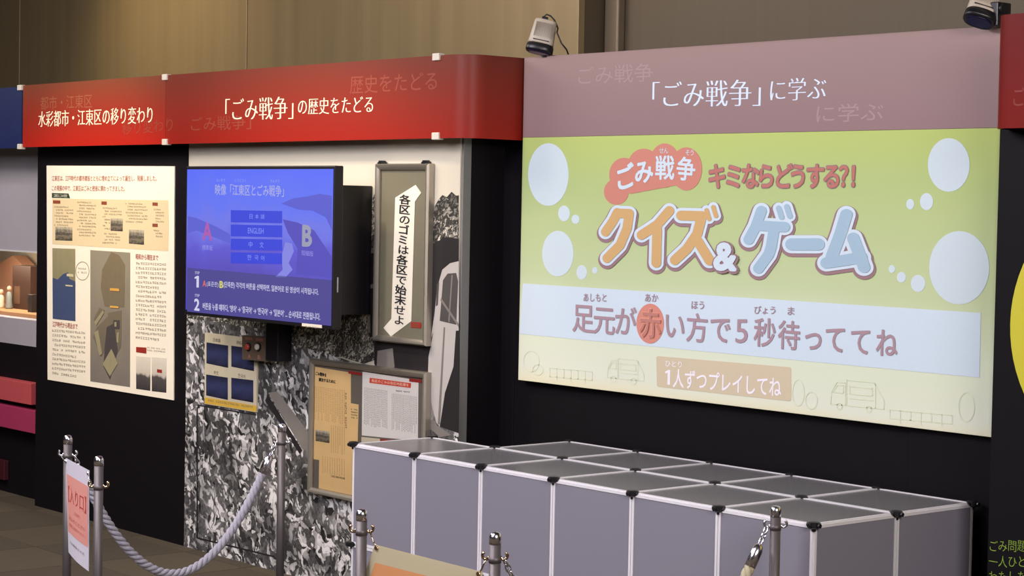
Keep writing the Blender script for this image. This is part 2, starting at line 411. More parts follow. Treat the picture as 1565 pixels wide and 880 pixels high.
# ================================================================ PROJECTION SCREEN (SY plane)
SF = SY
t = thing('header_sign', (1.16, SF, 1.9), 'mauve lit header board with white title, above the projected quiz picture', 'sign')
zs = at(1160, 202.5, SF).z
MB().box(.052, 2.40, SF, WY, zs, ZT).build('panel', gradient('mauve_header_print', [(0, (132, 106, 108)), (1, (140, 116, 112))], rough=.55, noise=.25, nscale=1.5, spec=.2), t)
g = TX(SF)
g.line('「ごみ戦争」', (998, 145), (1162, 141), 40, -.018, .024).line('に学ぶ', (1178, 138), (1262, 134), 34, -.018, .024).build('lettering', M['letter2'], t)
TX(SF).line('ごみ戦争', (884, 116), (998, 110), 28).build('ghost_lettering', mat('faint_mauve_print', (148, 122, 122), .6), t)
TX(SF).line('に学ぶ', (1248, 174), (1350, 170), 28).build('ghost_lettering', MATS['faint_mauve_print'], t)

t = thing('projection_screen', (1.16, SF, GZ0), 'large white wall screen showing a green quiz and game title picture', 'screen')
def screen_mat():
    m = gradient('projected_picture_ground', [(0, (212, 206, 176)), (.05, (206, 208, 190)), (.25, (200, 206, 180)), (.45, (178, 188, 146)), (.8, (164, 178, 118)), (1, (168, 180, 104))], rough=.75, noise=.16, nscale=2, spec=.1)
    return m
MB().box(.052, 2.40, SF, WY, .950, zs-.001).build('screen_board', screen_mat(), t)
L1, L2, L3, L4, L5 = SF-.001, SF-.0024, SF-.0042, SF-.006, SF-.008
def pm(n, c): return mat('projected_'+n, c, .8, var=.02, scale=60, spec=.1)  # the projected picture's light is painted as diffuse colour on the screen
BL = pm('pale_blue', (188, 200, 206)); RD = pm('salmon', (186, 122, 108)); MV = pm('mauve', (142, 112, 116)); WH = pm('white', (190, 202, 212))
OR = pm('orange', (190, 154, 106)); BU = pm('blue', (150, 172, 188)); LN = pm('faint_green_line', (202, 206, 178)); BX = pm('beige_box', (194, 178, 152)); PK = pm('brick', (172, 108, 98)); MB_ = pm('brown_mauve', (156, 130, 138))
ov = [(838, 266.7, 31, 48), (862, 326, 9, 12), (879.5, 335, 6, 7), (852.5, 387.5, 24, 35), (889, 416, 8, 11), (909, 413, 4, 5), (1450, 252, 32, 41), (1416, 308, 10, 13), (1391, 312, 6, 8), (1466, 409, 46, 56), (1403, 433, 11, 13), (1377.5, 423.5, 7, 8), (1363, 411, 5, 6)]
for o_ in ov: poly('bubble', ell(*o_), L1, BL, t)
poly('caption_band', [(799, 433), (1499, 478), (1497, 577), (794, 510)], L1, WH, t)
polys('cloud', [ell(942, 293, 19, 20), ell(954, 267, 23, 26), ell(984, 258, 26, 31), ell(1016, 253, 24, 34), ell(1049, 258, 24, 33), [(935, 290), (970, 250), (1050, 250), (1050, 280), (965, 296)]], L1, RD, t)
g = TX(L1-.0008)
g.char('ご', 955, 271, 32, 40, .03, 14).char('み', 984, 262, 30, 38, .03, 6).char('戦', 1016, 256, 30, 39, .022).char('争', 1048.5, 258, 30, 38, .022, -4)
g.char('せ', 1011, 230, 8, 10).char('ん', 1018, 230, 8, 10).char('そ', 1051, 233, 8, 10).char('う', 1058, 233, 8, 10)
g.build('cloud_lettering', WH, t)
kk = 'キミならどうする？！'
xs = [1096, 1121.5, 1147, 1171, 1197, 1220, 1246, 1271.5, 1297, 1312]
g = TX(L1); [g.char(c, x, 269+.01*i, 30, 41, .055) for i, (c, x) in enumerate(zip(kk, xs))]; g.build('subtitle_outline', MV, t)
g = TX(L2); [g.char(c, x, 269+.01*i, 30, 41, .02) for i, (c, x) in enumerate(zip(kk, xs))]; g.build('subtitle_lettering', PK, t)
def z5(x, y): return (780+x/3.52, 190+y/3.52)
def z6(x, y): return (1165+x/3.52, 190+y/3.52)
KU = [[z5(575, 475), z5(552, 520), z5(512, 578)], [z5(575, 478), z5(640, 480), z5(628, 560), z5(590, 650), z5(520, 720)]]
II = [[z5(855, 465), z5(790, 540), z5(705, 595)], [z5(790, 565), z5(785, 745)]]
ZU = [[z5(918, 490), z5(1030, 493), z5(1005, 590), z5(950, 670), z5(885, 730)], [z5(1010, 630), z5(1072, 732)]]
ZD = [[z5(1055, 462), z5(1070, 508)], [z5(1092, 445), z5(1106, 492)]]
GE = [[z5(1350, 465), z5(1320, 550), z5(1282, 620)], [z5(1345, 545), z6(120, 552)], [z6(62, 575), z6(48, 660), z5(1390, 700), z5(1335, 775)]]
GD = [[z6(88, 450), z6(104, 500)], [z6(132, 442), z6(148, 494)]]
DA = [[z6(158, 645), z6(300, 645)]]
MU = [[z6(452, 485), z6(420, 590), z6(372, 715)], [z6(345, 745), z6(460, 728), z6(535, 715)], [z6(490, 612), z6(520, 690), z6(548, 768)]]
def strokes(name, ss, r, Y, m, dy=0.0):
    b = MB(); lift = 0
    R = r*.001945
    for s_ in ss:
        P = [at(x, y+dy, Y) for x, y in s_]
        for i, q in enumerate(P):
            o_ = Vector((0, -lift, 0)); lift += LIFT; q = q+o_
            b.add([q]+[q+Vector((R*1.4*math.cos(2*PI*i/24), 0, R*math.sin(2*PI*i/24))) for i in range(24)], [(0, 1+i, 1+(i+1) % 24) for i in range(24)])
        for a, c in zip(P, P[1:]):
            o_ = Vector((0, -lift, 0)); lift += LIFT; a = a+o_; c = c+o_
            d = c-a; nn = Vector((-d.z, 0, d.x/1.4)).normalized(); nn = Vector((nn.x*1.4, 0, nn.z))*R
            b.add([a-nn, c-nn, c+nn, a+nn], [(0, 1, 2, 3)])
    return b.build(name, m, t)
BIG = [([(KU, 9.0)], OR), ([(II, 9.0)], OR), ([(ZU, 9.0), (ZD, 4.0)], OR), ([(GE, 9.0), (GD, 4.5)], BU), ([(DA, 10.5)], BU), ([(MU, 9.5)], BU)]
for i, (ch, cm) in enumerate(BIG):
    for ss, r_ in ch:
        strokes('title_shadow', ss, r_+8.5, L2+.0001*i, MV, 2.6)
        strokes('title_outline', ss, r_+5.2, L3+.0001*i, WH)
        strokes('title_character', ss, r_, L4+.0001*i, cm)
TX(L3-.0022).char('&', 1119, 391, 54, 58, .10).build('ampersand_outline', MV, t)
TX(L4-.003).char('&', 1118, 390, 54, 58, .045).build('ampersand', WH, t)
poly('red_spot', ell(993.6, 494.4, 21, 30.5), L2, pm('spot_salmon', (196, 128, 114)), t)
cap = [('足', 891.6, 486), ('元', 923.5, 489), ('が', 956, 491), ('赤', 993.6, 494), ('い', 1031, 497), ('方', 1065.5, 501), ('で', 1101, 503), ('5', 1133.7, 506), ('秒', 1169, 508), ('待', 1206, 512), ('っ', 1243, 515), ('て', 1277, 518), ('て', 1315.6, 521), ('ね', 1355, 524)]
g = TX(L2)
for c, x, y in cap:
    if c == '5': g.line('5', (x-9, y), (x+9, y), 36, .008)
    elif c != '赤': g.char(c, x, y, 35, 47, .017)
g.build('caption_lettering', MB_, t)
g = TX(L3); g.char('赤', 993.6, 494, 35, 47, .03); g.build('red_character_outline', pm('peach', (214, 152, 122)), t)
g = TX(L4); g.char('赤', 993.6, 494, 35, 47, .012); g.build('red_character', pm('brown_red', (176, 116, 108)), t)
g = TX(L2)
for s_, x0, x1, y in (('あしもと', 892, 927, 454.5), ('あか', 986, 1006, 455), ('ほう', 1057, 1076, 466), ('びょう', 1153, 1185, 473.5), ('ま', 1204, 1214, 475)):
    g.line(s_, (x0, y-.2), (x1, y+.4), 12, .01)
g.build('caption_reading', MB_, t)
poly('hint_box', [(1005, 544), (1207, 561), (1209, 563), (1209, 611), (1207, 613), (1006, 591), (1004, 589), (1003, 546)], L1, BX, t)
g = TX(L1); g.line('1', (1017, 576), (1024, 576.5), 22, .012).line('人ずつプレイしてね', (1029, 577.5), (1194, 592), 29, .012).line('ひとり', (1017, 555), (1042, 557), 9)
g.build('hint_lettering', pm('pinkish_white', (226, 218, 226)), t)
def outline(ptss, r=.9):
    b = MB()
    for pts in ptss:
        P = [at(x, y, L1) for x, y in pts]
        for a, c in zip(P, P[1:]):
            d = c-a; nn = Vector((-d.z, 0, d.x)).normalized()*.0019*r; b.add([a-nn, c-nn, c+nn, a+nn], [(0, 1, 2, 3)])
    return b
def truck(x, y, w_, h):
    f = lambda a, c: (x+a*w_, y+c*h+a*w_*.1)
    return [[f(0, .85), f(.02, .45), f(.12, .1), f(.28, .1), f(.28, .85), f(0, .85)], [f(.05, .45), f(.13, .2), f(.24, .2), f(.24, .45), f(.05, .45)], [f(.3, 0), f(.82, 0), f(1, .55), f(1, .85), f(.3, .85), f(.3, 0)],
            [f(.36, .2), f(.78, .2), f(.78, .45), f(.36, .45), f(.36, .2)], [f(.36, .6), f(.8, .6)], [f(.84, .05), f(.84, .85)],
            [(f(.17, .9)[0]+4*math.cos(a), f(.17, .9)[1]+5*math.sin(a)) for a in [k*PI/8 for k in range(17)]], [(f(.72, .9)[0]+4*math.cos(a), f(.72, .9)[1]+5*math.sin(a)) for a in [k*PI/8 for k in range(17)]]]
ol = truck(928, 546, 56, 36)+truck(1269, 578, 82, 46)
for cx_, cy_, rx_, ry_ in ((812, 552, 12, 16), (822, 565, 8, 8), (1220, 600, 9, 20), (1240, 612, 9, 13), (1477, 622, 12, 22)): ol.append(ell(cx_, cy_, rx_, ry_)+[(cx_+rx_, cy_)])
for x0, x1, y0 in ((840, 905, 562), (1360, 1455, 626)):
    for k in range(7):
        xx = x0+(x1-x0)*k/6; yy = y0+(xx-x0)*.09; ol.append([(xx, yy), (xx, yy+14+5*(k % 2))])
    ol.append([(x0, y0), (x1, y0+(x1-x0)*.09)]); ol.append([(x0, y0+13), (x1, y0+13+(x1-x0)*.09)])
outline(ol).build('faint_drawings', LN, t)

# ================================================================ POSTER on black board
PY = FY-.005
t = thing('poster', (-2.85, FY, .68), 'cream text and map poster lit brightly on the black board', 'poster')
poly('sheet', [(71.2, 253), (266.5, 254), (265, 611.5), (72.7, 580)], PY, mat('cream_poster_paper', (245, 236, 216), .6, var=.02), t, .005)
P1 = PY-.0008; P2 = PY-.0016
g = TX(P1-.0001)
g = TX(PY); g.line('江東区は、江戸時代の都市建設とともに埋め立てによって誕生し、発展しました。', (79.5, 272.5), (239.5, 272.5), 8.5, .01)
g.line('この発展の中で、江東区はごみと密接に関わってきました。', (79.5, 287.5), (190.7, 288.3), 8.5, .01)
g.line('昭和から現在まで', (207.7, 392), (242, 394), 8.5, .02).line('江戸時代から明治まで', (80.5, 495), (118.6, 499), 8.5, .02).build('heading', M['redink'], t)
poly('title_tag', [(79.3, 294.8), (104.5, 295.6), (107, 303), (79.3, 302.3)], P1, mat('dark_green_print', (40, 60, 38), .6), t)
TX(P1).line('江東区とごみの歴史', (82, 298.7), (103, 299.2), 4.4).build('tag_lettering', mat('white_print', (240, 235, 220), .6), t)
poly('timeline_panel', [(80, 303.3), (257, 306), (258, 345), (257, 384), (80, 373)], P1, mat('beige_print', (226, 206, 164), .6, var=.03), t)
polys('date_tag', [[(81+a, 306+b+k), (92+a-3*(a > 0), 306.3+b+k), (92+a-3*(a > 0), 311.3+b+k), (81+a, 311+b+k)] for a, b, k in ((0, 0, 0), (74, 1.6, 0), (152, 3.2, 0), (152, 35.5, 0))], P2, mat('brown_red_print', (140, 70, 48), .6), t)
g = TX(P1)
cols = [(83, 112, 316, 344, .4), (118, 147, 309, 362, 1), (157, 186, 318, 330, 1), (157, 168, 331, 354, 1), (157, 185, 357, 374, 1), (192, 225, 311, 342, 1), (235, 252, 320, 340, 1), (235, 250, 352, 365, 1)]
for k, (x0, x1, y0, y1, s_) in enumerate(cols):
    y = y0; i = 0
    while y < y1: g.scribble(x0+(0 if i % 3 == 0 else 3), x1-(6 if i % 3 == 0 else 0), y, y+(x1-x0)*.03, 2.2, k*50+i); y += 4.6; i += 1
g.build('small_print', M['softink'], t)
g = TX(PY)
for i in range(17): g.scribble(207.7, 254.5-(10 if i in (5, 16) else 0), 402.5+7*i+.3*i*.2, 404.5+7*i+i*.2, 3.6, 900+i)
for i in range(10): g.scribble(80, 130-(12 if i in (5, 9) else 0), 505+7.2*i, 509+7.4*i, 3.4, 950+i)
g.scribble(225, 253, 531, 534, 2, 7).scribble(225, 253, 535, 538, 2, 8).scribble(120, 133, 410, 411, 2.4, 11).scribble(119, 134, 416, 417, 2.4, 12)
g.build('body_print', M['softink'], t)
photo_m = gradient('grey_photo_print', [(0, (60, 55, 48)), (.35, (130, 120, 100)), (.5, (70, 66, 58)), (1, (190, 180, 155))], rough=.6, noise=.9, nscale=6)
for q in ([(84.5, 346), (110.5, 347), (110.5, 368), (84.5, 367)], [(169, 333.5), (187.5, 334), (187.5, 353.5), (169, 352.5)], [(197, 350.5), (220, 351.5), (220, 374), (197, 372)]):
    poly('photo', q, P2, photo_m, t)
street_m = gradient('street_photo_print', [(0, (50, 46, 48)), (.4, (80, 76, 74)), (.5, (200, 190, 175)), (1, (222, 214, 196))], rough=.6, noise=.35, nscale=4)
for q in ([(208, 544), (230, 546), (229.5, 597), (208, 594)], [(232, 545.5), (254.5, 547.5), (254, 600), (232, 597.5)]): poly('photo', q, P1, street_m, t)
polys('red_tag', [[(208, 530), (223.5, 531), (223.5, 540), (208, 538)], [(240, 564), (247.5, 565), (247.5, 570), (240, 569)]], P2, mat('dark_red_print', (150, 40, 30), .6), t)
poly('old_map', [(80, 379), (115, 380.3), (115, 490.8), (80.5, 487)], P1, gradient('olive_map_print', [(0, (120, 116, 86)), (1, (150, 142, 108))], rough=.6, noise=.8, nscale=5), t)
poly('old_map_sea', [(80.3, 424), (88, 427), (96, 419), (104, 416), (106, 426), (115, 430), (115, 490.6), (80.5, 486.8)], P2, mat('blue_map_print', (62, 76, 112), .6, var=.05), t)
polys('map_note', [[(102, 418), (112, 419), (112, 423), (102, 422)], [(100, 435), (111, 436), (111, 438), (100, 437)]], P2-.0008, mat('pale_note_print', (205, 195, 160), .6), t)
outl = MB()
for i in range(36):
    a0, a1 = 2*PI*i/36, 2*PI*(i+1)/36
    f = lambda a, k: at(126+10.5*k*math.cos(a), 414+14.5*k*math.sin(a), P1)
    outl.add([f(a0, .93), f(a1, .93), f(a1, 1), f(a0, 1)], [(3, 2, 1, 0)])
outl.build('speech_circle', M['softink'], t)
poly('aerial_map', [(138, 382), (199, 386), (198.6, 591.5), (138, 582.5)], P1, gradient('grey_map_print', [(0, (120, 112, 104)), (1, (146, 138, 118))], rough=.6, noise=.9, nscale=3), t)
polys('map_land', [[(156, 412), (170, 385), (182, 390), (191, 405), (190, 470), (160, 468), (154, 440)], [(143, 488), (152, 470), (160, 474), (148, 498)], [(165, 478), (186, 474), (185, 530), (176, 545), (166, 520)], [(148, 500), (166, 482), (166, 520), (155, 545), (142, 515)]], P2, gradient('brown_land_print', [(0, (106, 98, 84)), (1, (126, 112, 86))], rough=.6, noise=.9, nscale=8), t)
polys('map_harbour', [[(163, 500), (174, 494), (180, 535), (168, 580), (158, 560), (160, 530)], [(173, 489), (183, 489), (183, 503), (173, 503)]], P2-.0008, mat('dark_slate_print', (72, 66, 66), .6, var=.1), t)
polys('map_islet', [[(157, 556), (170, 533), (180, 555), (168, 575)], [(144, 492), (157, 474), (159, 478), (147, 497)], [(144, 508), (150, 504), (156, 540), (152, 544)], [(175, 492), (178, 492), (178, 499), (175, 499)], [(179, 508), (182, 508), (181, 524), (178, 522)]], P2-.0016, mat('pale_olive_print', (150, 142, 112), .6, var=.15), t)
polys('map_marker', [[(168, 440), (182, 441), (182, 445), (168, 444)], [(168, 467), (181, 468), (181, 471), (168, 470)]], P2-.0024, mat('amber_print', (215, 165, 80), .6), t)

# ================================================================ MURAL
def heap_mat(name, sc, warm, gain=1.0, el=2.7, seed=0):
    """printed photograph of litter: layers of overlapping flakes, each flake one grey with a shaded rim"""
    rnd = random.Random(seed+5)
    m = bpy.data.materials.new(name); m.use_nodes = True; N = m.node_tree.nodes; L = m.node_tree.links
    b = N['Principled BSDF']; b.inputs['Roughness'].default_value = .55; b.inputs['Specular IOR Level'].default_value = .2
    t = N.new('ShaderNodeTexCoord'); fl_ = N.new('ShaderNodeMapping'); fl_.inputs['Scale'].default_value = (1, 0, 1); L.new(t.outputs['Object'], fl_.inputs[0])
    nz = N.new('ShaderNodeTexNoise'); nz.inputs['Scale'].default_value = sc*.7; nz.inputs['Detail'].default_value = 3; L.new(fl_.outputs[0], nz.inputs[0])
    sb = N.new('ShaderNodeVectorMath'); sb.operation = 'SUBTRACT'; L.new(nz.outputs['Color'], sb.inputs[0]); sb.inputs[1].default_value = (.5, .5, .5)
    sl = N.new('ShaderNodeVectorMath'); sl.operation = 'SCALE'; L.new(sb.outputs[0], sl.inputs[0]); sl.inputs['Scale'].default_value = 1.7/sc
    ad = N.new('ShaderNodeVectorMath'); ad.operation = 'ADD'; L.new(fl_.outputs[0], ad.inputs[0]); L.new(sl.outputs[0], ad.inputs[1])
    def M_(op, a, c=None, cl=False):
        n_ = N.new('ShaderNodeMath'); n_.operation = op; n_.use_clamp = cl
        for i, q in enumerate((a, c)):
            if q is None: continue
            if isinstance(q, (int, float)): n_.inputs[i].default_value = q
            else: L.new(q, n_.inputs[i])
        return n_.outputs[0]
    big = N.new('ShaderNodeTexNoise'); big.inputs['Scale'].default_value = 3.5; big.inputs['Detail'].default_value = 2; L.new(fl_.outputs[0], big.inputs[0])
    tone = M_('MULTIPLY', M_('SUBTRACT', big.outputs[0], .22), 1.9*gain)
    fine = N.new('ShaderNodeTexNoise'); fine.inputs['Scale'].default_value = sc*5; fine.inputs['Detail'].default_value = 3; L.new(fl_.outputs[0], fine.inputs[0])
    cur = M_('MULTIPLY', fine.outputs[0], .24)
    for k in range(7):
        mp = N.new('ShaderNodeMapping'); mp.inputs['Rotation'].default_value = (0, rnd.uniform(0, PI), 0)
        r1 = N.new('ShaderNodeMapping'); r1.inputs['Scale'].default_value = (1, 1, el*rnd.uniform(.7, 1.3)); r1.inputs['Location'].default_value = (rnd.uniform(0, 9), 0, rnd.uniform(0, 9))
        L.new(ad.outputs[0], mp.inputs[0]); L.new(mp.outputs[0], r1.inputs[0])
        v = N.new('ShaderNodeTexVoronoi'); v.inputs['Scale'].default_value = sc*(.55, .7, .8, .95, 1.1, 1.35, 1.7)[k]; v.distance = 'CHEBYCHEV' if k % 2 else 'EUCLIDEAN'
        L.new(r1.outputs[0], v.inputs['Vector']); s_ = N.new('ShaderNodeSeparateXYZ'); L.new(v.outputs['Color'], s_.inputs[0])
        size = M_('MULTIPLY', s_.outputs[1], .46)
        mask = M_('LESS_THAN', v.outputs['Distance'], size)
        rim = M_('SUBTRACT', 1.12, M_('MULTIPLY', M_('DIVIDE', v.outputs['Distance'], size), .42), True)
        g_ = M_('MULTIPLY', M_('MULTIPLY', M_('POWER', s_.outputs[0], 1.25), rim), M_('ADD', M_('MULTIPLY', fine.outputs[0], .6), .7))
        mx = N.new('ShaderNodeMix'); mx.data_type = 'FLOAT'; L.new(mask, mx.inputs[0]); L.new(cur, mx.inputs[2]); L.new(g_, mx.inputs[3]); cur = mx.outputs[0]
    val = M_('MULTIPLY', cur, tone)
    r_ = N.new('ShaderNodeValToRGB'); e = r_.color_ramp.elements
    cs = [(0, 28), (.08, 56), (.22, 112), (.45, 168), (.8, 222)]
    while len(e) < len(cs): e.new(.5)
    for i, (p, c) in enumerate(cs): e[i].position = p; e[i].color = (*lin((c*warm[0], c*warm[1], c*warm[2])), 1)
    L.new(val, r_.inputs[0]); L.new(r_.outputs[0], b.inputs['Base Color'])
    return m
t = thing('photo_mural', (-1.1, FY, 0), 'black-and-white photo mural of a rubbish heap and lorry behind the television', 'mural')
mx0, mx1 = -2.125, at(701, 400, FY).x
MB().box(mx0, mx1, FY, .62, 0, 2.1).build('board', mat('mural_white_print', (206, 198, 180), .55, var=.03, scale=6), t)
MB().box(mx1, mx1+.012, FY+.006, .63, 0, 2.1).build('edge_strip', mat('grey_edge_strip', (120, 118, 116), .5, var=.04), t, bevel=.002)
HM = heap_mat('rubbish_photo_print', 14, (1, .985, .98), 2.0); HM2 = heap_mat('straw_heap_photo_print', 34, (1, .97, .9), 1.35, 3.0, 9)
MY = FY-.001
R_ = random.Random(3)
sky = []
x = 286.5
z_of = lambda x: 300 if x > 530 else (312 if x > 300 else 320)
while x < 578: sky.append((x, z_of(x)+R_.uniform(-9, 7))); x += R_.uniform(2, 5)
poly('straw_heap', [(286.5, 560)]+sky+[(578, 318), (578, 548), (556, 556), (520, 545)], MY, HM2, t)
sky2 = [(640, 372), (650, 350), (662, 335), (664, 316), (670, 305), (676, 298), (683, 301), (690, 293), (697, 299), (701, 298)]
poly('straw_heap', sky2+[(701, 376), (640, 380)], MY, HM2, t)
b = MB(); zt = at(400, 545, MY).z
top = [(286.5, 486), (330, 492), (380, 500), (420, 505), (455, 530), (500, 540), (560, 560), (620, 575), (670, 640), (701, 660)]
P = [at(x, y, MY-.0006) for x, y in top]+[Vector((mx1, MY-.0006, 0)), Vector((mx0, MY-.0006, 0))]
P[0].x = mx0
b.prism(P, (0, .0006, 0)).build('rubbish_print', HM, t, fix=True)
DK = mat('near_black_print', (34, 30, 32), .5, var=.2, scale=14); G1 = mat('light_grey_print', (178, 172, 168), .5, var=.08, scale=10); G2 = mat('mid_grey_print', (120, 114, 108), .5, var=.15, scale=12); G3 = mat('dark_grey_print', (74, 70, 68), .5, var=.2, scale=12)
M1, M2, M3 = MY-.0014, MY-.0022, MY-.003
polys('lorry_body', [[(572, 556), (572, 400), (640, 385), (661, 372), (683, 362), (701, 365), (701, 662), (640, 640)], [(561, 384), (573, 382), (573, 520), (566, 512), (563, 470)]], M1, DK, t)
polys('lorry_frame', [[(558, 382), (573, 380), (573, 386), (563, 388), (566, 508), (562, 508)], [(562, 435), (573, 433), (573, 440), (563, 441)]], M2, G2, t)
polys('lorry_cab', [[(658, 520), (664, 480), (668, 440), (676, 412), (688, 402), (701, 399), (701, 505), (662, 508)], [(652, 645), (655, 545), (664, 500), (697, 500), (693, 560), (680, 600), (672, 652), (662, 640)]], M2, G1, t)
polys('lorry_window', [[(672, 490), (677, 428), (684, 418), (697, 417), (700, 430), (697, 496)], [(668, 434), (671, 431), (669, 466), (666, 468)]], M3, G3, t)
polys('lorry_detail', [[(674, 455), (701, 495), (701, 500), (673, 459)], [(690, 420), (692, 420), (687, 492), (685, 492)], [(678, 500), (680, 500), (672, 648), (669, 648)]], M3-.0006, G2, t)
polys('lorry_wheel', [[(577, 536), (600, 532), (603, 560), (590, 585), (575, 570)], [(640, 640), (655, 600), (668, 650), (690, 665), (672, 668)]], M2, G2, t)
poly('plank', [(410, 600), (424, 598), (474, 664), (470, 690), (462, 686)], M1, G2, t)
poly('plank_dark_edge', [(409, 603), (462, 688), (458, 694), (405, 612)], M1, DK, t)  # dark lower edge of the plank, part of the print
b = MB()
for q in ([(300.2, 622), (302.4, 622), (302.4, 822), (300.2, 822)], [(302, 618), (392, 633), (392, 635), (302, 620)], [(301, 820.5), (420, 849.5), (420, 852), (301, 823)]):
    b.prism([at(x, y, M1) for x, y in q], (0, .0008, 0))
b.build('hatch_seam', M['ink'], t, fix=True)
polys('hatch_hinge', [[(299, 658), (303, 658), (303, 661), (299, 661)], [(299, 806), (303, 806), (303, 811), (299, 811)]], M2, M['ink'], t)

# ================================================================ TELEVISION
TY = .30
x0, x1 = at(283, 370, TY).x, at(509.8, 370, TY).x; z1 = 1.776; z0 = 1.121
t = thing('television', ((x0+x1)/2, TY+.03, z0), 'flat-screen television showing a blue menu, wall-mounted over the mural', 'television')
MB().box(x0, x1, TY, TY+.045, z0, z1).build('housing', M['bplastic'], t, bevel=.005)
tvm = gradient('blue_screen_picture', [(0, (66, 62, 172)), (.28, (84, 74, 186)), (.45, (92, 84, 206)), (.62, (108, 116, 228)), (.78, (92, 112, 240)), (1, (82, 104, 246))], emit=1.0, noise=.42, nscale=5)
sx0, sx1, sz0, sz1 = x0+.012, x1-.008, z0+.022, z1-.014
MB().box(sx0, sx1, TY-.001, TY+.001, sz0, sz1).build('screen', tvm, t)
def em(n, c, e=1.0): return mat('lit_'+n, c, .5, emit=e)
Q = TY-.002
poly('screen_hills', [(430, 311), (448, 303), (470, 300), (488, 296), (507, 299), (507, 352), (498, 332), (478, 322), (455, 320)], Q, em('violet_hill', (84, 88, 204)), t)
poly('screen_hills', [(287, 330), (300, 333), (330, 346), (352, 358), (352, 372), (300, 352), (287, 356)], Q, em('violet_shore', (88, 92, 206)), t)
poly('screen_shrubs', [(430, 392), (436, 370), (446, 372), (449, 384), (441, 402), (447, 412), (436, 424), (421, 423), (432, 412)], Q, em('pale_bush', (128, 130, 222)), t)
poly('screen_hills', [(432, 335), (455, 340), (480, 352), (507, 392), (507, 424), (452, 418), (455, 380), (440, 356)], Q+.0004, em('violet_field', (78, 72, 184)), t)
poly('menu_band', [(286, 409), (507, 428), (506, 498), (286, 476)], Q, em('slate_band', (70, 64, 142)), t)
Q2 = Q-.0008
for y0_, y1_ in ((321, 339.5), (343, 361), (364.5, 381.5), (385.5, 402)):
    poly('menu_button', [(352.7, y0_), (431, y0_+1.5), (431, y1_+1.5), (352.7, y1_)], Q2, em('button_blue', (46, 62, 214)), t)
g = TX(Q2)
g.line('日', (381.5, 330.5), (386, 330.6), 7).line('本', (390, 330.7), (395.5, 330.8), 7).line('語', (398.5, 330.9), (404.5, 331), 7).line('ENGLISH', (379, 352.3), (403, 353), 8.5).line('中', (380, 373.3), (386, 373.5), 9).line('文', (397, 374), (403, 374.3), 9).line('한', (378, 393), (384.5, 393.3), 8).line('국', (389, 393.5), (395, 394), 7.5).line('어', (399, 394.2), (404, 394.6), 8)
g.build('menu_lettering', em('pale_blue', (128, 146, 244)), t)
g = TX(Q); g.line('映像「江東区とごみ戦争」', (329, 289.5), (434, 292), 17, .012)
g.line('えいぞう', (331, 275.5), (344, 275.5), 4.5).line('こうとうく', (359, 275.5), (376, 275.8), 4.5).line('せんそう', (413, 276.5), (427, 277), 4.5)
g.build('title_lettering', em('silver_lilac', (160, 166, 224)), t)
TX(Q).line('A', (310, 353), (324, 354), 26, .03).build('red_letter', em('red', (170, 88, 172)), t)
TX(Q2).line('B', (463, 360), (476, 361), 30, .04).build('pale_letter', em('pale_grey', (150, 152, 176)), t)
g = TX(Q2); g.line('標準版', (309, 378), (325, 379), 8).line('短縮版', (461, 386), (479, 388), 8).build('small_caption', em('lilac_caption', (150, 146, 226)), t)
g = TX(Q2)
g.line('1', (298, 430), (303.5, 430.5), 17, .02).line('2', (297.5, 465), (304.5, 466), 17, .03).line('STEP', (298, 416.5), (305, 417), 4).line('STEP', (298, 451), (305, 451.7), 4)
g.line('(표준판)', (316, 434), (334, 435.3), 9).line('(단축판) 각각의 버튼을 선택하면, 일본어로 된 영상이 시작됩니다.', (342, 435), (487, 447), 11, .008)
g.line("버튼을 누를 때마다, '영어' → '중국어' → '한국어' → '일본어' ... 순서대로 전환됩니다.", (310, 467.5), (489.5, 484.5), 11, .008)
g.build('step_lettering', em('near_white', (206, 206, 232)), t)
TX(Q2).line('A', (310, 433), (315, 433.3), 9, .02).build('red_letter', em('orange_red', (216, 110, 96)), t)
TX(Q2).line('B', (336, 434.5), (341, 435), 10, .03).build('yellow_letter', em('yellow', (208, 204, 110)), t)
p = at(477, 499.5, TY)
MB().box(p.x-.07, p.x+.07, TY-.002, TY, z0+.002, z0+.02).build('sticker', M['clipw'], t)
TX(TY-.002).scribble(467, 488, 499, 501, 2, 5).build('sticker_print', M['softink'], t)
mxr = at(531, 350, .45).x
MB().box(mxr-.72, mxr, TY+.10, FY-.001, 1.17, 1.70).build('mount_box', M['bplastic'], t, bevel=.004)
MB().box(mxr-.6, mxr-.1, TY+.045, TY+.10, 1.25, 1.62).build('mount_plate', M['bplastic'], t)
p = at(516, 420, TY+.03)
MB().box(x1, x1+.0015, TY+.02, TY+.026, 1.27, 1.33).build('side_label', M['grey'], t)

# under the television: speaker box, instruction board, button plate
a, c = at(406, 500, .50), at(424, 553, .50)
t = MB().box(a.x, c.x, .50, FY-.002, c.z, 1.14).build('control_box', M['bplastic'], None, bevel=.004)
tag(t, 'small black box on the mural just under the television', 'box')
IY = FY-.012
t = thing('instruction_board', (at(352, 600, IY).x, FY, .69), 'white board with four dark pictures and a yellow strip, under the television', 'sign')
poly('board', [(313, 508), (393, 518), (391.5, 630), (312.5, 617)], IY, mat('white_instruction_board', (196, 186, 160), .5, var=.03), t, .009)
I1, I2 = IY-.0008, IY-.0016
nv = gradient('navy_picture_print', [(0, (30, 28, 44)), (.5, (52, 58, 96)), (1, (36, 38, 62))], rough=.4, noise=.6, nscale=3)
for q in ((315.5, 524, 348.5, 529, 1), (353.5, 529, 388, 534, 1), (315, 573, 348, 578, 1), (353.5, 578, 387, 582, 1)):
    poly('picture', [(q[0], q[1]-1), (q[2], q[3]-1), (q[2], q[3]+33), (q[0], q[1]+31)], I1, nv, t)
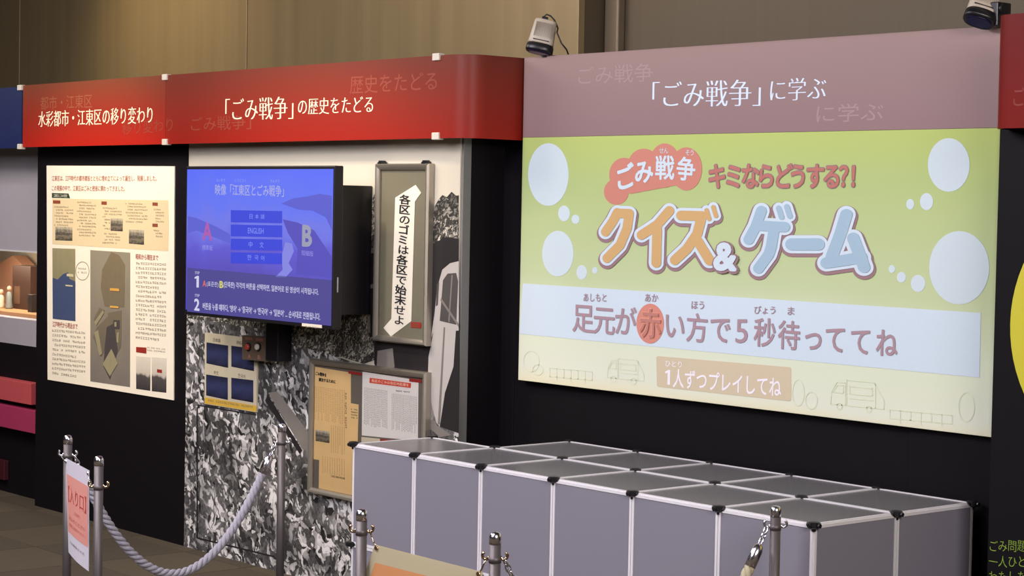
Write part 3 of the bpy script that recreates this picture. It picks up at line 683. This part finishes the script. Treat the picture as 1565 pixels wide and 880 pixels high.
poly('yellow_strip', [(312.8, 607), (391.8, 620), (391.5, 629), (312.6, 616)], I1, mat('yellow_strip_print', (205, 165, 60), .5), t)
g = TX(IY); g.line('日本語', (326, 519), (337, 520.5), 6).line('ENGLISH', (362, 523), (377, 525), 5).line('中文', (327, 569), (334, 570), 6).line('한국어', (364, 573.5), (375, 575.5), 6).build('captions', M['ink'], t)
TX(I1).scribble(318, 388, 612, 622.5, 3, 77).build('strip_print', M['softink'], t)
BY = IY-.04
t = thing('button_plate', (at(388, 531, BY).x, FY, .93), 'brown button plate with a red and a white knob beside the instruction board', 'control panel')
poly('plate', [(370, 512), (407, 515), (407, 552.5), (370, 549)], BY, mat('taupe_plate', (96, 80, 66), .45, var=.04), t, .036)
for x_, mm in ((380.5, mat('red_button', (176, 70, 52), .3)), (395.5, mat('white_button', (205, 198, 180), .3))):
    p = at(x_, 530, BY)
    MB().tube([p, p+Vector((0, -.006, 0))], .019, 20).build('button_ring', M['bplastic'], t)
    MB().tube([p, p+Vector((0, -.012, 0)), p+Vector((0, -.016, 0))], [.014, .014, .01], 20).build('button', mm, t)
g = TX(BY); g.line('標準版', (375, 517), (386, 518), 4.5).line('短縮版', (391, 518.5), (402, 519.5), 4.5).line('A', (379, 544), (383, 544.3), 6).line('B', (394, 545.5), (398, 546), 6).build('plate_lettering', mat('pink_print', (190, 120, 100), .5), t)

# ================================================================ FRAMES
def snap_frame(name, x0, x1, z0, z1, label, back, w_=.026, d=.034, y=FY):
    f0 = y-d
    t = thing(name, ((x0+x1)/2, y, z0), label, 'framed notice')
    MB().box(x0+w_*.5, x1-w_*.5, f0+.016, y-.003, z0+w_*.5, z1-w_*.5).build('backing', back, t)
    for (a, b_) in ((((x0, z0), (x1, z0)), (0, 1)), (((x1, z0), (x1, z1)), (-1, 0)), (((x1, z1), (x0, z1)), (0, -1)), (((x0, z1), (x0, z0)), (1, 0))):
        (ax, az), (bx, bz) = a; nx, nz = b_; dx, dz = (bx-ax), (bz-az); l = math.hypot(dx, dz); dx /= l; dz /= l
        bb = MB(); prof = [(0, 0), (.0, d*.75), (.006, d), (.014, d*.94), (w_-.003, d*.8), (w_, d*.55), (w_, 0)]   # across, out
        ends = []
        for (px, pz), sg in (((ax, az), 1), ((bx, bz), -1)):
            ends.append([Vector((px+nx*c+dx*c*sg, y-.003-(o if o else 0)*(1), pz+nz*c+dz*c*sg)) for c, o in prof])
        k = len(prof)
        bb.add(ends[0]+ends[1], [(i, (i+1) % k, k+(i+1) % k, k+i) for i in range(k)]+[tuple(range(k)), tuple(reversed(range(k, 2*k)))])
        bb.build('frame_rail', M['alu'], t, fix=True)
    return t, f0+.016
def pane(t, x0, x1, z0, z1, y):
    m = bpy.data.materials.get('clear_acrylic')
    if not m:
        m = bpy.data.materials.new('clear_acrylic'); m.use_nodes = True; N = m.node_tree.nodes; L = m.node_tree.links
        N.remove(N['Principled BSDF']); tr = N.new('ShaderNodeBsdfTransparent'); gl = N.new('ShaderNodeBsdfGlossy'); gl.inputs['Roughness'].default_value = .12
        fr = N.new('ShaderNodeFresnel'); fr.inputs[0].default_value = 1.22; mx = N.new('ShaderNodeMixShader')
        L.new(fr.outputs[0], mx.inputs[0]); L.new(tr.outputs[0], mx.inputs[1]); L.new(gl.outputs[0], mx.inputs[2]); L.new(mx.outputs[0], N['Material Output'].inputs[0])
    return MB().add([(x0, y, z0), (x1, y, z0), (x1, y, z1), (x0, y, z1)], [(0, 1, 2, 3)]).build('cover_pane', m, t)
FA = FY-.03
olive = mat('olive_grey_backing', (122, 116, 96), .6, var=.04)
t, by = snap_frame('framed_banner', -.625, -.272, 1.066, 1.79, 'tall narrow aluminium frame holding a brush-lettered paper strip', olive)
sy_ = by-.002
poly('paper_strip', [(635, 282.5), (643.6, 294.5), (634, 308), (628.6, 490.6), (597.5, 514), (586, 501), (598, 487), (604, 302)], sy_, mat('white_banner_paper', (240, 232, 214), .6, var=.02), t, .001)
g = TX(sy_)
s_ = '各区のゴミは各区で始末せよ'
for i, ch in enumerate(s_):
    f = i/12; g.char(ch, 619-8.5*f+(1 if ch in 'のは' else 0), 305+184*f, 18.0, 15.6, .028 if ch not in 'のはでせよ' else .018, -3)
g.build('brush_lettering', M['ink'], t)
polys('red_label', [[(628, 492), (643.5, 493), (643.5, 501.5), (628, 500.5)]], sy_, mat('red_label_print', (170, 45, 35), .5), t)
TX(sy_-.0008).scribble(630, 642, 495, 496, 2.2, 2).scribble(630, 642, 498.6, 499.6, 2.2, 3).build('label_print', M['softink'], t)
pane(t, -.60, -.297, 1.09, 1.765, FY-.026)
for x_ in (583, 650): 
    p = at(x_, 252, FY-.02); MB().box(p.x-.018, p.x+.018, FY-.028, FY-.004, 1.788, 1.797).box(p.x-.008, p.x+.008, FY-.03, FY-.004, 1.78, 1.803).build('hanging_clip', M['bplastic'], t, bevel=.001)

t, by = snap_frame('framed_notices', -1.075, -.268, .385, .962, 'wide aluminium frame holding old orange and white notices, beside the cube platform', mat('grey_brown_backing', (104, 96, 86), .6, var=.04), .026)
s1 = by-.001; s2 = by-.002; s3 = by-.0035
def z2(x, y): return (450+x/3.52, 530+y/3.52)
poly('orange_notice', [z2(105, 106), z2(303, 138), z2(303, 303), z2(345, 310), z2(340, 520), z2(318, 540), z2(318, 835), z2(130, 785), z2(133, 608), z2(93, 602)], s1, mat('orange_aged_paper', (226, 190, 130), .7, var=.12, scale=7), t, .0008)
poly('white_notice', [z2(366, 133), z2(667, 180), z2(664, 506), z2(362, 476)], s1, mat('white_notice_paper', (228, 222, 212), .6, var=.03), t, .0008)
poly('cream_notice', [z2(360, 484), z2(664, 514), z2(664, 800), z2(360, 760)], s1, mat('cream_notice_paper', (208, 196, 168), .6, var=.03), t, .0008)
poly('red_heading', [z2(405, 166), z2(627, 195), z2(625, 221), z2(403, 193)], s2, mat('bright_red_print', (214, 70, 50), .5), t)
polys('red_tag', [[z2(290, 128), z2(362, 140), z2(362, 154), z2(290, 143)], [z2(617, 168), z2(684, 178), z2(684, 194), z2(617, 186)], [z2(460, 494), z2(560, 504), z2(560, 514), z2(460, 505)]], s2-.0006, mat('dark_red_tag', (150, 40, 34), .5), t)
TX(s2).line('各区のごみは各区内処理を', z2(415, 180), z2(615, 206), 4.6).build('heading_print', M['letter'], t)
g = TX(s1)
g.line('ごみ戦争を', z2(115, 142), z2(172, 152), 5.5, .03).line('解決するために', z2(132, 175), z2(222, 188), 5.5, .03).line('江東区清掃対策会議', z2(195, 694), z2(272, 708), 3.4)
g.build('heading', M['ink'], t)
g = TX(s1)
for i in range(15): 
    x_, y_ = z2(277, 252+i*13); g.scribble(x_-1.2, x_+1.6, y_, y_, 2.4, 300+i, 1.3)
g.scribble(*[z2(545, 0)[0], z2(620, 0)[0]], z2(0, 236)[1], z2(0, 244)[1], 2, 41)
for i in range(4): g.scribble(z2(305, 0)[0], z2(338, 0)[0], z2(0, 335+i*15)[1], z2(0, 340+i*15)[1], 2, 330+i)
g.build('vertical_print', M['ink'], t)
g = TX(s1)
def column_print(x0, x1, y0, y1, n, seed):
    rnd = random.Random(seed)
    for i in range(n):
        x_ = x0+(x1-x0)*i/max(1, n-1); y = y0+(x_-x0)*.14
        ye = y1+(x_-x0)*.14-rnd.choice((0, 0, 0, 12))*(1 if y1-y0 > 30 else 0)
        while y < ye:
            h = rnd.uniform(1.2, 3); q = [g.fn(x_, y+h), g.fn(x_+.75, y+h), g.fn(x_+.75, y), g.fn(x_, y)]; g.b.add(q, [(0, 1, 2, 3)]); y += h+rnd.uniform(.5, 1.2)
column_print(557, 591, 592, 648, 17, 1); column_print(599, 636, 601, 655, 18, 2)
g.build('small_print', mat('pale_grey_ink', (158, 150, 142), .7), t)
g = TX(s1); column_print(481, 526, 590, 640, 18, 3); column_print(506, 526, 650, 690, 7, 4); column_print(493, 526, 697, 722, 10, 5)
g.build('small_print', mat('faded_brown_ink', (182, 146, 92), .7), t)
poly('photo', [z2(112, 445), z2(188, 455), z2(188, 517), z2(114, 505)], s2, photo_m, t)
pane(t, -1.05, -.293, .41, .937, FY-.026)

# ================================================================ LEFT DIORAMA CASE
DX1 = -3.632; DY_ = .675
t = thing('display_case', (-4.6, .9, 0), 'grey-white wall case with a small lit model scene at the left edge', 'display case')
zf = lambda y, Y=DY_: at(25, y, Y).z
za, zb, zc = zf(486.5), zf(383), zf(526)
MB().box(-5.6, DX1-.002, DY_, 1.3, zb, 2.15).build('upper_board', M['grey'], t)
MB().box(-5.6, DX1-.002, DY_, 1.3, zc, za).build('sill_board', M['grey'], t)
MB().box(-5.6, DX1-.002, DY_, 1.3, 0, zc).build('base', M['black'], t)
MB().box(-5.6, DX1-.02, 1.25, 1.3, za, zb).build('niche_back', mat('pale_peach_backdrop', (220, 208, 186), .6, var=.05), t)
MB().box(DX1-.02, DX1-.002, DY_, 1.3, za, zb).build('niche_side', M['bplastic'], t)
MB().box(-5.6, DX1-.002, DY_-.004, DY_, zb-.006, zb+.002).build('niche_trim', M['white'], t)
MB().box(-5.55, DX1-.06, DY_+.08, 1.2, za, za+.022).build('niche_stage', mat('tan_wood_stage', (176, 128, 84), .5, var=.1), t, bevel=.003)
lt = bpy.data.lights.new('case_lamp', 'AREA'); lt.energy = 9; lt.color = (1, .86, .68); lt.shape = 'RECTANGLE'; lt.size = .9; lt.size_y = .1
lo = bpy.data.objects.new('case_lamp', lt); COL.objects.link(lo); lo.location = (-4.35, .78, zb-.015); lo.rotation_euler = (math.radians(38), 0, 0)
ST = za+.022
# model house silhouette
def c3(x, y, Y): return at(x, y, Y)
hy = 1.12
q = [c3(-14, 410, hy), c3(20, 390.5, hy), c3(38, 409, hy), c3(38, 474, hy), c3(-14, 474, hy)]; zmin = ST
q[3].z = q[4].z = ST
o = MB().prism(q, (0, .08, 0)).build('model_house', mat('terracotta_model', (200, 150, 120), .7, var=.06), None, fix=True); tag(o, 'peach gabled model house at the back of the lit wall case', 'model')
cyx = .92; a = c3(19, 405, cyx); c = c3(46, 473, cyx)
t2 = thing('model_cabinet', ((a.x+c.x)/2, cyx, ST), 'dark brown model cabinet standing on the tan stage in the wall case', 'model')
MB().box(a.x, c.x, cyx, cyx+.1, ST, a.z).build('body', mat('dark_walnut', (58, 36, 26), .5, var=.15, scale=12, stretch=(1, 1, .2)), t2, bevel=.002)
MB().box(a.x+.03, a.x+.10, cyx-.003, cyx, ST+.03, ST+.13).build('door', mat('brown_door', (92, 66, 46), .5, var=.1), t2)
def figurine(x, y, h, col, label):
    p = at(x, y, .88); t3 = thing('model_figure', (p.x, .88, ST), label, 'figurine')
    MB().lathe((p.x, .88, ST), [(.018, 0), (.022, .01), (.016, h*.35), (.017, h*.6), (.011, h*.74), (.004, h*.78)], 14).build('body', mat('figure_cloth_%d' % x, col, .7), t3)
    MB().lathe((p.x, .88, ST+h*.76), [(.002, 0), (.012, .008), (.014, .018), (.01, .028), (.002, .033)], 14).build('head', mat('figure_skin', (190, 150, 120), .6), t3)
figurine(14, 470, .13, (120, 126, 118), 'small grey-green model figure beside the dark model cabinet')
figurine(2, 472, .10, (196, 178, 150), 'pale model figure at the far left of the wall case')
p = at(51, 478, .85)
o = MB().box(p.x-.03, p.x+.02, .83, .9, ST, ST+.10).build('model_crate', mat('black_brown_crate', (40, 34, 32), .5), None, bevel=.002); tag(o, 'dark model crate at the right end of the tan stage', 'model')
o = MB().lathe((p.x-.03, .95, ST), [(.012, 0), (.014, .03), (.010, .12), (.012, .15)], 14).build('model_post', mat('yellow_metal_post', (190, 160, 90), .3, metal=.6), None); tag(o, 'thin yellow model post behind the dark model crate', 'model')
# the two red boxes under the case
for k, (ya, yb, xr, col, nm, lb) in enumerate(((586, 619, 47, (186, 78, 82), 'dusty_red_lacquer', 'dusty red box mounted on black base, upper of two under the wall case'), (628, 663, 53, (162, 50, 88), 'crimson_lacquer', 'crimson box mounted on black base, lower of two under the wall case'))):
    yy = DY_-.06
    a, c = at(xr, ya, yy), at(xr, yb, yy)
    o = MB().box(-4.9, a.x, yy, DY_-.001, c.z, a.z).build('wall_box', mat(nm, col, .5, var=.04), None, bevel=.003); tag(o, lb, 'box')
a, c = at(10, 705, DY_-.03), at(10, 735, DY_-.03)
o = MB().box(-4.9, at(6, 720, DY_-.03).x, DY_-.03, DY_-.001, c.z, a.z).build('wall_box', mat('dark_wine_lacquer', (60, 10, 22), .5), None, bevel=.003); tag(o, 'dark wine-red box low on the black base at the left edge', 'box')

# ================================================================ CUBE PLATFORM
S = .37
def frosted(name, c, tr=.2, rough=.28):
    m = bpy.data.materials.new(name); m.use_nodes = True; N = m.node_tree.nodes; L = m.node_tree.links
    b = N['Principled BSDF']; b.inputs['Roughness'].default_value = rough; b.inputs['IOR'].default_value = 1.5
    t = N.new('ShaderNodeTexCoord'); nz = N.new('ShaderNodeTexNoise'); nz.inputs['Scale'].default_value = 700; nz.inputs['Detail'].default_value = 2; L.new(t.outputs['Object'], nz.inputs[0])
    mx = N.new('ShaderNodeMix'); mx.data_type = 'RGBA'; cc = lin(c); mx.inputs[6].default_value = (*[v*.94 for v in cc], 1); mx.inputs[7].default_value = (*[v*1.06 for v in cc], 1)
    L.new(nz.outputs[0], mx.inputs[0]); L.new(mx.outputs[2], b.inputs['Base Color'])
    bp = N.new('ShaderNodeBump'); bp.inputs['Strength'].default_value = .03; bp.inputs['Distance'].default_value = .001; L.new(nz.outputs[0], bp.inputs['Height']); L.new(bp.outputs[0], b.inputs['Normal'])
    tp = N.new('ShaderNodeBsdfTransparent'); tp.inputs[0].default_value = (.92, .92, .97, 1); ms = N.new('ShaderNodeMixShader'); ms.inputs[0].default_value = tr
    L.new(b.outputs[0], ms.inputs[1]); L.new(tp.outputs[0], ms.inputs[2]); L.new(ms.outputs[0], N['Material Output'].inputs[0])
    return m
FR = frosted('frosted_translucent_plastic', (148, 144, 156)); FRT = frosted('frosted_translucent_top_plastic', (132, 130, 132), .22, .22)
CH = mat('white_plastic_channel', (226, 222, 226), .35, var=.03)
t = thing('cube_platform', (3*S, S, 0), 'low platform of frosted plastic cubes with black joints before the projection wall', 'storage cubes')
def panel_mesh(axis):
    """unit panel centred on its own origin, in the plane normal to axis"""
    h = S/2-.0012; e = .009; th = .0012; ct = .0035
    def bx(b, u0, u1, v0, v1, d0, d1):
        if axis == 'y': b.box(u0, u1, d0, d1, v0, v1)
        elif axis == 'x': b.box(d0, d1, u0, u1, v0, v1)
        else: b.box(u0, u1, v0, v1, d0, d1)
    sh = MB(); bx(sh, -h+e*.5, h-e*.5, -h+e*.5, h-e*.5, -th, th)
    fr_ = MB(); bx(fr_, -h, h, h-e, h, -ct, ct); bx(fr_, -h, h, -h, -h+e, -ct, ct); bx(fr_, -h, -h+e, -h+e, h-e, -ct, ct); bx(fr_, h-e, h, -h+e, h-e, -ct, ct)
    return sh, fr_
def raw(mb, m, name):
    me = bpy.data.meshes.new(name); me.from_pydata(mb.v, [], mb.f); me.materials.append(m); return me
PMsh = {}
for ax in 'xyz':
    sh, fr_ = panel_mesh(ax); PMsh[ax] = (raw(sh, FRT if ax == 'z' else FR, 'panel'), raw(fr_, CH, 'edge_channel'))
T0 = wloc(t)
def panel(ax, x, y, z):
    o = bpy.data.objects.new('panel', PMsh[ax][0]); COL.objects.link(o); o.parent = t; o.location = Vector((x, y, z))-T0
    f = bpy.data.objects.new('edge_channel', PMsh[ax][1]); COL.objects.link(f); f.parent = o
cells = [(i, j) for j in range(2) for i in range(6) if not (i == 0 and j == 1)]
con = set(); faces = set()
for (i, j) in cells:
    for k in range(2):
        faces |= {('y', i, j, k), ('y', i, j+1, k), ('x', i, j, k), ('x', i+1, j, k), ('z', i, j, k), ('z', i, j, k+1)}
    for a in (0, 1):
        for b_ in (0, 1):
            for k in range(3): con.add((i+a, j+b_, k))
for ax, i, j, k in sorted(faces):
    if ax == 'y': panel('y', (i+.5)*S, j*S, (k+.5)*S)
    elif ax == 'x': panel('x', i*S, (j+.5)*S, (k+.5)*S)
    else: panel('z', (i+.5)*S, (j+.5)*S, k*S+(.004 if k == 0 else 0))
b = MB()
r0 = .019
b.tube([(0, 0, -r0*.5), (0, 0, -r0*.35), (0, 0, r0*.35), (0, 0, r0*.5)], [r0*.75, r0, r0, r0*.8], 14)
for dx, dy in ((1, 0), (-1, 0), (0, 1), (0, -1)):
    b.tube([(0, 0, 0), (dx*.024, dy*.024, 0)], .0065, 8)
b.tube([(0, 0, -.018), (0, 0, .010)], .0065, 8)
cm_ = raw(b, M['bplastic'], 'joint')
for i, j, k in sorted(con):
    o = bpy.data.objects.new('joint', cm_); COL.objects.link(o); o.parent = t; o.location = Vector((i*S, j*S, k*S+(.018 if k == 0 else 0)))-T0

# ================================================================ STANCHIONS
HT = .80; PR = .0150
R2 = Vector((CR.x, CR.y, 0)).normalized()
def hook_mesh(b, c, d, hr=.0095, up=1):
    """flat C-shaped hook leaving the pole in direction d, open at the top"""
    ctr = c+d*(PR+hr*.75)
    pts = [ctr+(d*math.cos(a)+Vector((0, 0, 1))*math.sin(a))*hr for a in [math.radians(v) for v in range(150, 421, 15)]]
    b.tube([c+d*PR*.8-Vector((0, 0, hr*.6)), c+d*(PR+.004)-Vector((0, 0, hr*.6))]+pts[3:], .0042, 8)
def stanchion(x, y, label, hook_z, hm, ang=0):
    t = thing('stanchion', (x, y, 0), label, 'stanchion', 'rope barrier posts')
    MB().lathe((x, y, 0), [(.085, 0), (.087, .004), (.084, .012), (.05, .018), (.022, .024)], 36).build('base', M['steel'], t)
    MB().lathe((x, y, 0), [(PR, .02), (PR, HT-.03)], 24).build('pole', M['steel'], t)
    MB().lathe((x, y, HT-.03), [(PR+.0008, 0), (PR+.0008, .018), (PR*.93, .024), (PR*.7, .029), (PR*.3, .0305), (.0005, .031)], 24).build('cap', M['chrome'], t)
    c = Vector((x, y, hook_z))
    MB().lathe((x, y, hook_z-.018), [(PR+.0015, 0), (PR+.0015, .016)], 24).build('collar', M['steel'], t)
    d = Matrix.Rotation(ang, 3, 'Z') @ R2
    for s_ in (-1, 1):
        b = MB(); hook_mesh(b, c, d*s_); b.build('hook', hm, t)
    return c, d
hz = HT-.062
P1h = stanchion(-.331, -.989, 'steel post behind the small red-and-white hanging sign, farthest left', hz, M['chrome'])
P2h = stanchion(.227, -1.175, 'steel post just right of the small hanging sign, second from left', HT-.09, M['brass'])
P3h = stanchion(-.257, -.144, 'steel post in front of the rubbish mural holding the upper end of the lavender rope', hz, M['chrome'])
P4h = stanchion(1.587, -1.125, 'steel post at the left corner of the cube platform, left of the laminated orange notice', HT-.052, M['brass'])
P5h = stanchion(2.08, -1.066, 'steel post at the right end of the laminated orange notice, before the cube fronts', HT-.06, M['brass'])
P6h = stanchion(2.181, -.119, 'steel post in front of the right end of the cube platform', HT-.05, M['chrome'])

def catenary(A, B, low, n=60):
    """parabola from A to B whose mid point lies low below the chord"""
    return [A.lerp(B, i/n)-Vector((0, 0, 4*low*(i/n)*(1-i/n))) for i in range(n+1)]
def rope(A, B, low, label, fibre, hardware, capL=.075):
    base = A.lerp(B, .5); t = thing('barrier_rope', (base.x, base.y, min(A.z, B.z)-low), label, 'rope')
    path = catenary(A, B, low, 160)
    # arc lengths
    L_ = [0]
    for p, q in zip(path, path[1:]): L_.append(L_[-1]+(q-p).length)
    tot = L_[-1]
    def at_s(s):
        s = max(0, min(tot, s))
        for i in range(len(L_)-1):
            if L_[i+1] >= s: return path[i].lerp(path[i+1], (s-L_[i])/max(1e-9, L_[i+1]-L_[i]))
        return path[-1]
    lk = .05
    # chain links and ferrules at both ends
    for e, sg in ((0, 1), (tot, -1)):
        tn = (at_s(e+sg*.02)-at_s(e)).normalized()
        b = MB(); prev = None
        for q in range(3):
            c = at_s(e+sg*(.008+q*.017)); ax = tn; sd = tn.cross(Vector((0, 0, 1))).normalized(); up = sd.cross(tn) if q % 2 else sd
            b.tube([c+(ax*math.cos(a)*.0125+up*math.sin(a)*.007) for a in [2*PI*k/12 for k in range(12)]], .0022, 6, closed=True)
        b.build('chain_link', hardware, t)
        c0 = at_s(e+sg*lk); c1 = at_s(e+sg*(lk+capL)); MB().tube([c0, c0.lerp(c1, .12), c0.lerp(c1, .3), c1], [.005, .013, .0165, .0165], 18).build('ferrule', hardware, t)
    s0, s1 = lk+capL*.8, tot-lk-capL*.8; n = int((s1-s0)/.004)
    for k in range(3):
        pts = []
        for i in range(n+1):
            s = s0+(s1-s0)*i/n; p = at_s(s); tn = (at_s(s+.004)-at_s(s-.004)).normalized(); sd = tn.cross(Vector((0, 0, 1))).normalized(); up = sd.cross(tn)
            a = 2*PI*(s/.075+k/3); pts.append(p+(sd*math.cos(a)+up*math.sin(a))*.0078)
        MB().tube(pts, .0088, 8).build('strand', fibre, t)
    return t
hk = lambda P, s_, r=.024: P[0]+P[1]*s_*r-Vector((0, 0, .011))
rope(hk(P1h, 1), hk(P3h, -1), .452, 'twisted lavender-grey rope sagging between the two left posts', M['rope'], M['chrome'])
rope(hk(P5h, 1), hk(P6h, -1), .42, 'twisted cream rope hanging from the right post, mostly below the frame', M['rope2'], M['chrome'])

# ---------------------------------------------------------------- hanging signs
def hung_sign(A, B, corners, label, paper, band, band_c, texts, hang):
    n = (B-A).cross(Vector((0, 0, 1))).normalized()
    if n.dot(CF) > 0: n = -n
    O = (A+B)/2; fn = lambda x, y: at_plane(x, y, O, n)
    t = thing('hanging_sign', fn(*corners[3]), label, 'sign')
    TLp, TRp, BRp, BLp = [fn(*q) for q in corners]
    nu, nv_ = 16, 10
    def S2(u, v, off=0):
        return TLp.lerp(TRp, u).lerp(BLp.lerp(BRp, u), v)+n*(off+.006*math.sin(PI*u)*v)
    b = MB()
    V = [S2(i/nu, j/nv_, .0008) for j in range(nv_+1) for i in range(nu+1)]+[S2(i/nu, j/nv_, -.0008) for j in range(nv_+1) for i in range(nu+1)]
    F = [(j*(nu+1)+i, j*(nu+1)+i+1, (j+1)*(nu+1)+i+1, (j+1)*(nu+1)+i) for j in range(nv_) for i in range(nu)]
    k = (nu+1)*(nv_+1)
    b.add(V, F, True); b.add([], [], True)
    b.f += [tuple(k+q for q in reversed(f)) for f in F]; b.sm += [True]*len(F)
    b.build('sheet', paper, t)
    def q2uv(u0, u1, v0, v1, off, name, m):
        b = MB(); N_ = 12
        V = [S2(u0+(u1-u0)*i/N_, v0+(v1-v0)*j/N_, off) for j in range(N_+1) for i in range(N_+1)]
        b.add(V, [(j*(N_+1)+i, j*(N_+1)+i+1, (j+1)*(N_+1)+i+1, (j+1)*(N_+1)+i) for j in range(N_) for i in range(N_)], True); return b.build(name, m, t)
    q2uv(*band, .0016, 'printed_panel', band_c)
    for s_, u0, u1, v, h, wt, m in texts:
        b = MB(); vv, f = glyph(s_, wt); x0, x1, y0, y1 = bbox(vv)
        b.add([S2(u0+(u1-u0)*(a-x0)/(x1-x0), v-h*((c-y0)/(y1-y0)-.5), .0024) for a, c in vv], f); b.build('lettering', m, t)
    for (p, q, u) in ((A, TLp, .03), (B, TRp, .97)):
        c = S2(u, .03, .001)
        b = MB(); b.tube([p, p.lerp(c, .5)+Vector((0, 0, -.004)), c], .0022, 6)
        b.build('hanging_loop', hang, t)
        MB().tube([c-n*.003, c+n*.004], .006, 12).build('eyelet', hang, t)
    return t
redt = mat('sign_red_ink', (196, 62, 52), .6); redt2 = mat('sign_pale_red_ink', (205, 104, 92), .6)
hung_sign(hk(P1h, -1), hk(P2h, -1), [(101, 700), (136.5, 719), (136, 873), (105, 843.5)], 'small white paper sign with a pink panel and red lettering on the left posts',
          mat('white_sign_paper', (222, 216, 228), .5, var=.02), (.04, .97, .16, .77), mat('salmon_sign_print', (232, 158, 146), .55, var=.02),
          [('【入り口】', .1, .9, .36, .17, .03, redt), ('こちらから', .38, .66, .52, .035, .0, redt), ('お入りください', .12, .88, .61, .045, .0, redt2), ('順番にお並びください', .12, .9, .68, .035, 0, redt2), ('ごみ戦争クイズ', .15, .85, .86, .03, 0, M['softink'])], M['chrome'])
lam = frosted('laminated_film', (196, 184, 150), .12, .3)
hung_sign(hk(P4h, 1), hk(P5h, -1), [(573, 832), (738, 874), (722, 1010), (528, 962)], 'laminated sheet with an orange panel hanging between two front posts, cut by the bottom edge',
          lam, (.06, .95, .19, .88), mat('orange_sign_print', (206, 142, 92), .55, var=.08, scale=9), [('立入禁止', .2, .8, .5, .2, .02, redt)], M['brass'])

# ================================================================ TOP DEVICES
def wall_unit(P, Rm, w_, d, h, label, cable, hexf):
    t = thing('projector_unit', P, label, 'projector')
    Mx = Matrix.Translation(P) @ Rm.to_4x4()
    bd = mat('warm_white_housing', (184, 172, 156), .45, var=.03)
    # local: x width, z long axis (down = lens), y thickness (-y front)
    def shell(z0, z1, w0, d0, w1, d1, name, m, n=28, ex=3.2):
        b = MB(); rings = []
        for z, ww, dd in ((z0, w0*.92, d0*.9), (z0+.006, w0, d0), (z1-.006, w1, d1), (z1, w1*.93, d1*.9)):
            rings.append([Mx @ Vector((ww/2*math.copysign(abs(math.cos(a))**(2/ex), math.cos(a)), dd/2*math.copysign(abs(math.sin(a))**(2/ex), math.sin(a)), z)) for a in [2*PI*k/n for k in range(n)]])
        V = sum(rings, []); F = [(r*n+k, r*n+(k+1) % n, (r+1)*n+(k+1) % n, (r+1)*n+k) for r in range(3) for k in range(n)]
        b.add(V, F, True); b.add([], []); b.f += [tuple(reversed(range(n))), tuple(range(3*n, 4*n))]; b.sm += [False, False]
        return b.build(name, m, t)
    shell(.0, h, w_, d, w_*.86, d*.85, 'housing', bd)
    shell(-.030, .002, w_*1.07, d*1.12, w_*1.05, d*1.08, 'front_bezel', M['bplastic'], ex=2.6)
    shell(-.034, -.028, w_*.85, d*.75, w_*.85, d*.75, 'lens_window', mat('dark_violet_glass', (30, 26, 60), .08, var=.1), ex=2.4)
    b = MB(); b.box(-w_*.32, w_*.30, -d/2*1.0-.001, -d/2+.006, .010, .0135, Mx); b.build('slot', mat('dark_slot', (50, 40, 36), .6), t)
    for k in range(12):
        b = MB(); xx = -w_*.33+k*w_*.06
    b = MB()
    for k in range(12):
        xx = -w_*.33+k*w_*.06; b.box(xx, xx+.0012, -d/2*.97-.0012, -d/2+.006, .025, h*.85, Mx)
    b.build('vent_ribs', mat('housing_rib', (150, 140, 128), .5), t)
    return t, Mx
def rotm(zax, xax):
    z = Vector(zax).normalized(); x = (Vector(xax)-z*Vector(xax).dot(z)).normalized(); y = z.cross(x); return Matrix((x, y, z)).transposed()
D1 = at(826, 69, .73)
t, Mx = wall_unit(D1, rotm(CU*.96+CR*.22+CF*.15, CR), .100, .062, .098, 'small off-white projector unit with cable at the left end of the mauve header', True, False)
b = MB(); b.tube([Mx @ Vector(p) for p in ((.0, .0, .09), (-.012, 0, .112), (-.004, 0, .124), (.012, 0, .122), (.03, .01, .112), (.05, .015, .085))]+[at(851, 50, .74), at(858, 66, .75), at(866, 76, .77), Vector((at(871, 80, .80).x, .80, ZT-.01))], .0032, 8)
b.build('cable', M['bplastic'], t)
b = MB(); b.box(-.018, .006, -.012, .012, .092, .112, Mx); b.build('cable_gland', M['bplastic'], t, bevel=.003)
MB().box(D1.x-.03, D1.x+.03, .76, .86, ZT-.01, ZT+.004).box(D1.x-.012, D1.x+.012, .75, .775, ZT-.005, D1.z+.03).build('bracket', M['bplastic'], t)
D2 = at(1499, 22, .70)
t, Mx = wall_unit(D2, rotm(CU*.8+CR*.33+CF*.5, CR*.98-CU*.12), .092, .060, .12, 'off-white projector unit with black bracket at the right end of the mauve header', False, True)
p = at(1527, 14, .74)
MB().box(p.x-.012, p.x+.016, .71, .78, ZT-.005, p.z+.02).build('bracket', M['bplastic'], t, bevel=.004)
MB().tube([p+Vector((-.02, 0, 0)), p+Vector((.03, -.01, 0))], .016, 12).build('clamp_knob', M['bplastic'], t)
MB().box(D2.x-.02, p.x+.05, .76, .86, ZT-.01, ZT+.004).build('bracket_foot', M['bplastic'], t)
